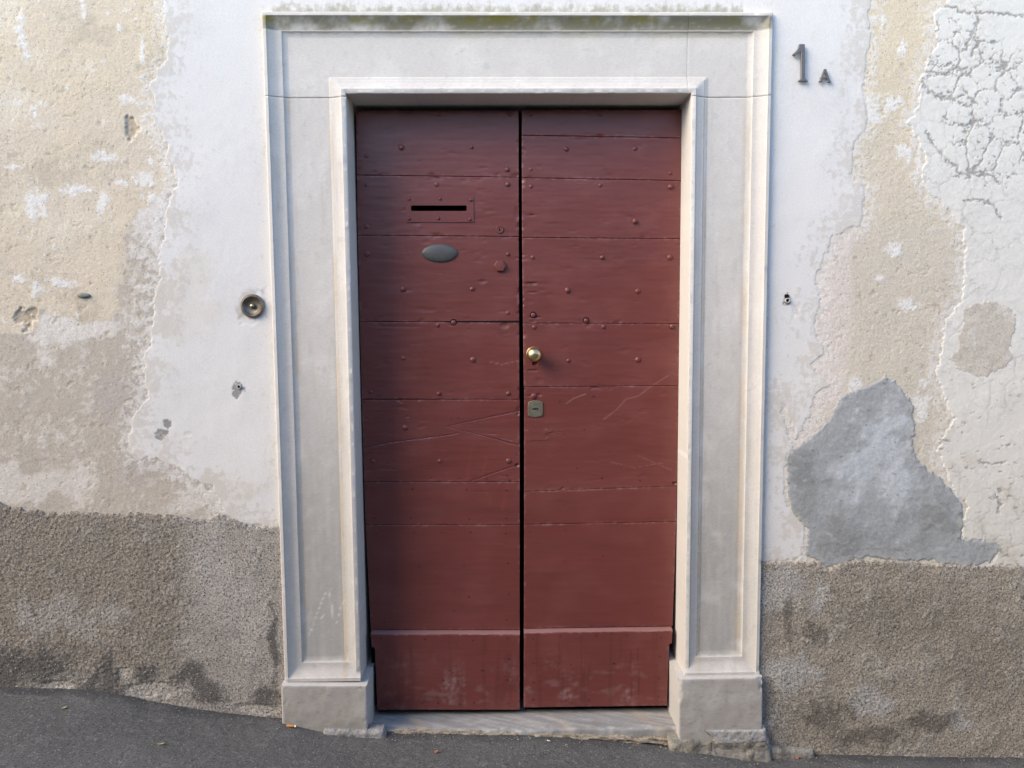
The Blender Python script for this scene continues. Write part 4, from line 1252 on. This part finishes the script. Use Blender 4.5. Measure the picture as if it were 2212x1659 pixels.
prism(bm, [crop_pt(*p) for p in ((1195, 1212), (1330, 1212), (1338, 1240), (1186, 1240))], -.0156, -.0094)
bm.normal_update(); bmesh.ops.triangulate(bm, faces=[q for q in bm.faces if len(q.verts) > 4])
na = bm_obj('house_letter', bm, M_BRONZE_L, None, 30)
tag(na, 'small bronze letter A beside the house number on white plaster', 'house number')
# fixing studs behind the figures
for o_, pts_ in ((nb, ((640, 420), (640, 1200))), (na, ((1180, 1220), (1345, 1220)))):
    for q in pts_:
        p = crop_pt(*q); bm = bmesh.new(); lathe(bm, [(.003, -.004), (.003, .0115)], 10, (p[0], 0, p[1])); bm_obj('stud', bm, M_BRONZE_L, o_)

# old plugs and a stone in the plaster
M_PLUG = surf_mat('grey_plastic', .5, (100, .1), base=(.5, .5, .5))
for q, lab, rr in (((1700, 649), 'grey wall plug right of the surround', .009), ((517, 835), 'grey wall plug left of the surround', .008)):
    p = at(*q); bm = bmesh.new()
    lathe(bm, [(rr, -.003), (rr, .0065), (rr * .72, .0068), (rr * .68, .001), (rr * .3, .0012)], 18, (p[0], -.002, p[2]))
    o = bm_obj('wall_plug', bm, M_PLUG, wall); o['label'] = lab
    bm = bmesh.new(); lathe(bm, [(rr * .62, .0015), (rr * .6, .0035)], 14, (p[0], -.002, p[2])); bm_obj('plug_hole', bm, M_DARK, o)
p = at(1699, 640); bm = bmesh.new(); lathe(bm, [(.008, -.002), (.007, .0058), (.002, .0062)], 9, (p[0], -.001, p[2]), jit=.5)
o = bm_obj('broken_hole', bm, M_DARK, wall)
p = at(181, 638); bm = bmesh.new(); lathe(bm, [(.9, -.004), (1.0, .002), (.85, .006), (.4, .0085)], 14, (0, 0, 0), jit=.22)
for v in bm.verts: v.co.x = p[0] + v.co.x * .024; v.co.z = p[2] + v.co.z * .010; v.co.y = v.co.y
M_ROCK = surf_mat('grey_pebble', .8, (120, .3), ((200, .4, .002),), base=(.22, .225, .215))
o = bm_obj('embedded_stone', bm, M_ROCK, wall, 60); o['label'] = 'dark grey pebble set in the sandy render'

# ------------------------------------------------------------------ street
ax1 = axis(-30, -2.1, 2.3, 30, .0055, .35)
ay1 = np.concatenate([np.arange(-30, -1.2, .35), np.arange(-1.2, -.75, .03), np.arange(-.75, .10, .0055)])
GX, GY = np.meshgrid(ax1, ay1)
glx = gl[:, 0]
GZ = np.where(GX < glx[0], gl[0, 1] + (GX - glx[0]) * -.06, np.where(GX > glx[-1], gl[-1, 1] + (GX - glx[-1]) * -.03, np.interp(GX, glx, gl[:, 1])))
smoothed = np.interp(GX, [-30, -3, -1.8, 0, 1.2, 2.0, 3, 30], [gl[0, 1] + 1.7, gl[0, 1], ground_z(-1.8), ground_z(0.0), ground_z(1.2), ground_z(2.0), ground_z(3.0), ground_z(3.0) - .8])
tt = sst(.0, -.5, GY)
GZ = GZ * (1 - tt) + smoothed * tt
GZ = GZ + .015 * np.clip(GY, -3, 0)
GZ = GZ - .06 * sst(-.004, .02, GY)
gn = fbm(GX, GY, 3, 200, 4); gf = fbm(GX, GY, 40, 201, 4, .65); gm = fbm(GX, GY, 12, 202, 3)
v1, v2 = worley(GX, GY, 80, 203)
nearf = (np.abs(GX) < 2.3) & (GY > -.8)
GZ = GZ + np.where(nearf, .0022 * np.clip(.55 - v1, 0, 1) * 1.4 + .0015 * gf + .002 * gm, 0) + .004 * gn
ac = const_col(GX.shape, (.105, .101, .097))
ac = lerpc(ac, (.14, .135, .13), sst(-.2, .7, gn + .3 * gm) * .6)
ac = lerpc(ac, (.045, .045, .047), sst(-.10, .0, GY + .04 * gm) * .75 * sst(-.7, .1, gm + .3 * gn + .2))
ac = lerpc(ac, (.05, .05, .053), sst(.1, .8, gf + .3 * gm) * .5)
ac = lerpc(ac, (.17, .165, .155), sst(.35, .6, fbm(GX, GY * 3, 7, 205, 4)) * .4)
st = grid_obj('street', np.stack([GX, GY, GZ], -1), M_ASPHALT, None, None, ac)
tag(st, kind='structure')


def on_ground(px, py):
    """ray through a pixel down to the street"""
    d = ROTN @ np.array([px - CX, -(py - CY), -FPX]); t = 1.0
    for _ in range(40):
        p = CL + d * t
        z = float(np.interp(p[0], ax1, GZ[np.argmin(abs(ay1 - p[1]))])) if p[1] < .09 else float(ground_z(p[0]))
        t += (p[2] - z) / -d[2] * .9
    return CL + d * t


# cigarette end by the left plinth
cp = on_ground(650, 1567)
cp[1] = min(cp[1], -.058)
cz = float(ground_z(cp[0])) + .0065
butt = empty('cigarette_butt', (cp[0], cp[1], cz), 'orange and white cigarette butt on the asphalt by the left plinth', 'litter')
M_CORK = surf_mat('cork_paper', .8, (300, .25), base=(.62, .24, .05)); M_PAPER = surf_mat('cigarette_paper', .8, (200, .1), base=(.75, .74, .72))
M_ASH = surf_mat('ash', .9, (200, .3), base=(.06, .06, .06))
def rod(x0_, x1_, r, mat, nm):
    bm = bmesh.new(); lathe(bm, [(r * .92, 0), (r, .0006), (r, abs(x1_ - x0_) - .0006), (r * .9, abs(x1_ - x0_))], 14)
    for v in bm.verts:
        h = -v.co.y; X_, Z_ = v.co.x, v.co.z
        v.co = (cp[0] + x0_ + h, cp[1] + X_, cz + Z_ + (x0_ + h) * -.09)
    return bm_obj(nm, bm, mat, butt, 40)
rod(-.018, .010, .0042, M_CORK, 'filter'); rod(.0102, .0168, .004, M_PAPER, 'paper'); rod(.017, .0195, .0036, M_ASH, 'ash_tip')

# bits of leaf and paper
M_LEAF = surf_mat('dry_leaf', .8, (120, .3), base=(.42, .31, .18)); M_WHITE = surf_mat('white_scrap', .8, (120, .1), base=(.75, .75, .74)); M_RUST = surf_mat('brick_crumb', .9, (120, .3), base=(.45, .16, .10))


def scrap(name, px, py, L_, W_, rot, mat, label, cat, curl=.25, th_=.0012):
    p = on_ground(px, py)
    n = 7; bm = bmesh.new(); top = []; bot = []
    for k in range(n):
        t = k / (n - 1); w = W_ * math.sin(math.pi * (.08 + .84 * t)) ** .7 * RNG.uniform(.8, 1.1) / 2
        zc = curl * L_ * (t - .5) ** 2 * 4 * .5 + .001
        for lst, dz in ((top, th_), (bot, 0)):
            lst.append([bm.verts.new(((t - .5) * L_, -w, zc + dz + curl * w * .4)), bm.verts.new(((t - .5) * L_, 0, zc + dz)), bm.verts.new(((t - .5) * L_, w, zc + dz + curl * w * .4))])
    for k in range(n - 1):
        for s in (0, 1):
            bm.faces.new((top[k][s], top[k + 1][s], top[k + 1][s + 1], top[k][s + 1])); bm.faces.new((bot[k][s], bot[k + 1][s], bot[k + 1][s + 1], bot[k][s + 1]))
        bm.faces.new((top[k][0], top[k + 1][0], bot[k + 1][0], bot[k][0])); bm.faces.new((top[k][2], top[k + 1][2], bot[k + 1][2], bot[k][2]))
    for k in (0, n - 1):
        for s in (0, 1): bm.faces.new((top[k][s], top[k][s + 1], bot[k][s + 1], bot[k][s]))
    bmesh.ops.rotate(bm, verts=bm.verts[:], matrix=Matrix.Rotation(R(rot), 3, 'Z'))
    bmesh.ops.translate(bm, verts=bm.verts[:], vec=Vector((p[0], p[1], p[2] + .0015)))
    o = bm_obj(name, bm, mat, None, 40)
    return tag(o, label, cat)


scrap('dry_leaf', 967, 1586, .026, .011, 15, M_LEAF, 'small tan dry leaf just under the threshold edge', 'leaf')
scrap('dry_leaf', 862, 1590, .034, .010, -8, M_LEAF, 'long tan dry leaf by the left end of the threshold', 'leaf')
scrap('dry_leaf', 1000, 1601, .014, .013, 70, M_LEAF, 'tiny pale curled leaf on the asphalt below the left door leaf', 'leaf', .5)
scrap('paper_scrap', 1185, 1602, .014, .005, -25, M_WHITE, 'white paper scrap on the asphalt below the door gap', 'litter')
scrap('brick_crumb', 942, 1627, .012, .010, 20, M_RUST, 'reddish crumb on the asphalt in front of the left door leaf', 'litter', .4, .004)
scrap('brick_crumb', 1721, 1640, .014, .008, -30, M_RUST, 'orange crumb at the foot of the right base render', 'litter', .3, .003)
scrap('dry_leaf', 138, 1531, .016, .012, 30, M_LEAF, 'small brown leaf on the asphalt near the left wall foot', 'leaf')
scrap('dry_leaf', 347, 1609, .022, .008, 10, M_LEAF, 'straw coloured leaf shred on the asphalt at lower left', 'leaf')
scrap('paper_scrap', 1661, 1642, .008, .007, 0, M_WHITE, 'tiny white scrap by the foot of the right plinth', 'litter')

# loose grit gathered along the foot of the wall
rg = np.random.default_rng(5)
V, F = [], []
ico = [(0, 0, 1), (.9, 0, .2), (-.4, .8, .3), (-.5, -.8, .2), (.2, .3, -.8)]
icf = [(0, 1, 2), (0, 2, 3), (0, 3, 1), (4, 2, 1), (4, 3, 2), (4, 1, 3)]
spots = [(x, -.03 - abs(rg.normal(0, .035))) for x in rg.uniform(-1.9, 2.0, 230)] + [(x, -.012 - abs(rg.normal(0, .03))) for x in rg.uniform(at(830, 1580)[0], at(1470, 1580)[0], 170)]
for (x, y) in spots:
    if FQ['BL'][0] - .03 < x < at(800, 1580)[0] or at(1462, 1580)[0] < x < FQ['BR'][0] + .04: y -= .04
    r_ = float(np.clip(rg.lognormal(-6.15, .45), .0012, .0055)); a0 = rg.uniform(0, 6.28)
    z = float(np.interp(x, ax1, GZ[np.argmin(abs(ay1 - y))])) + r_ * .3
    k0 = len(V)
    for (vx, vy, vz) in ico:
        q = r_ * rg.uniform(.7, 1.3)
        V.append((x + q * (vx * math.cos(a0) - vy * math.sin(a0)), y + q * (vx * math.sin(a0) + vy * math.cos(a0)), z + q * vz * .8))
    F += [tuple(k0 + i for i in f) for f in icf]
me = bpy.data.meshes.new('loose_grit'); me.from_pydata(V, [], F); me.update()
me.materials.append(surf_mat('grit', .9, (60, .6), ((200, .3, .001),), base=(.24, .22, .185)))
tag(put(bpy.data.objects.new('loose_grit', me)), 'loose grit and crumbs gathered along the wall foot', 'grit', kind='stuff')
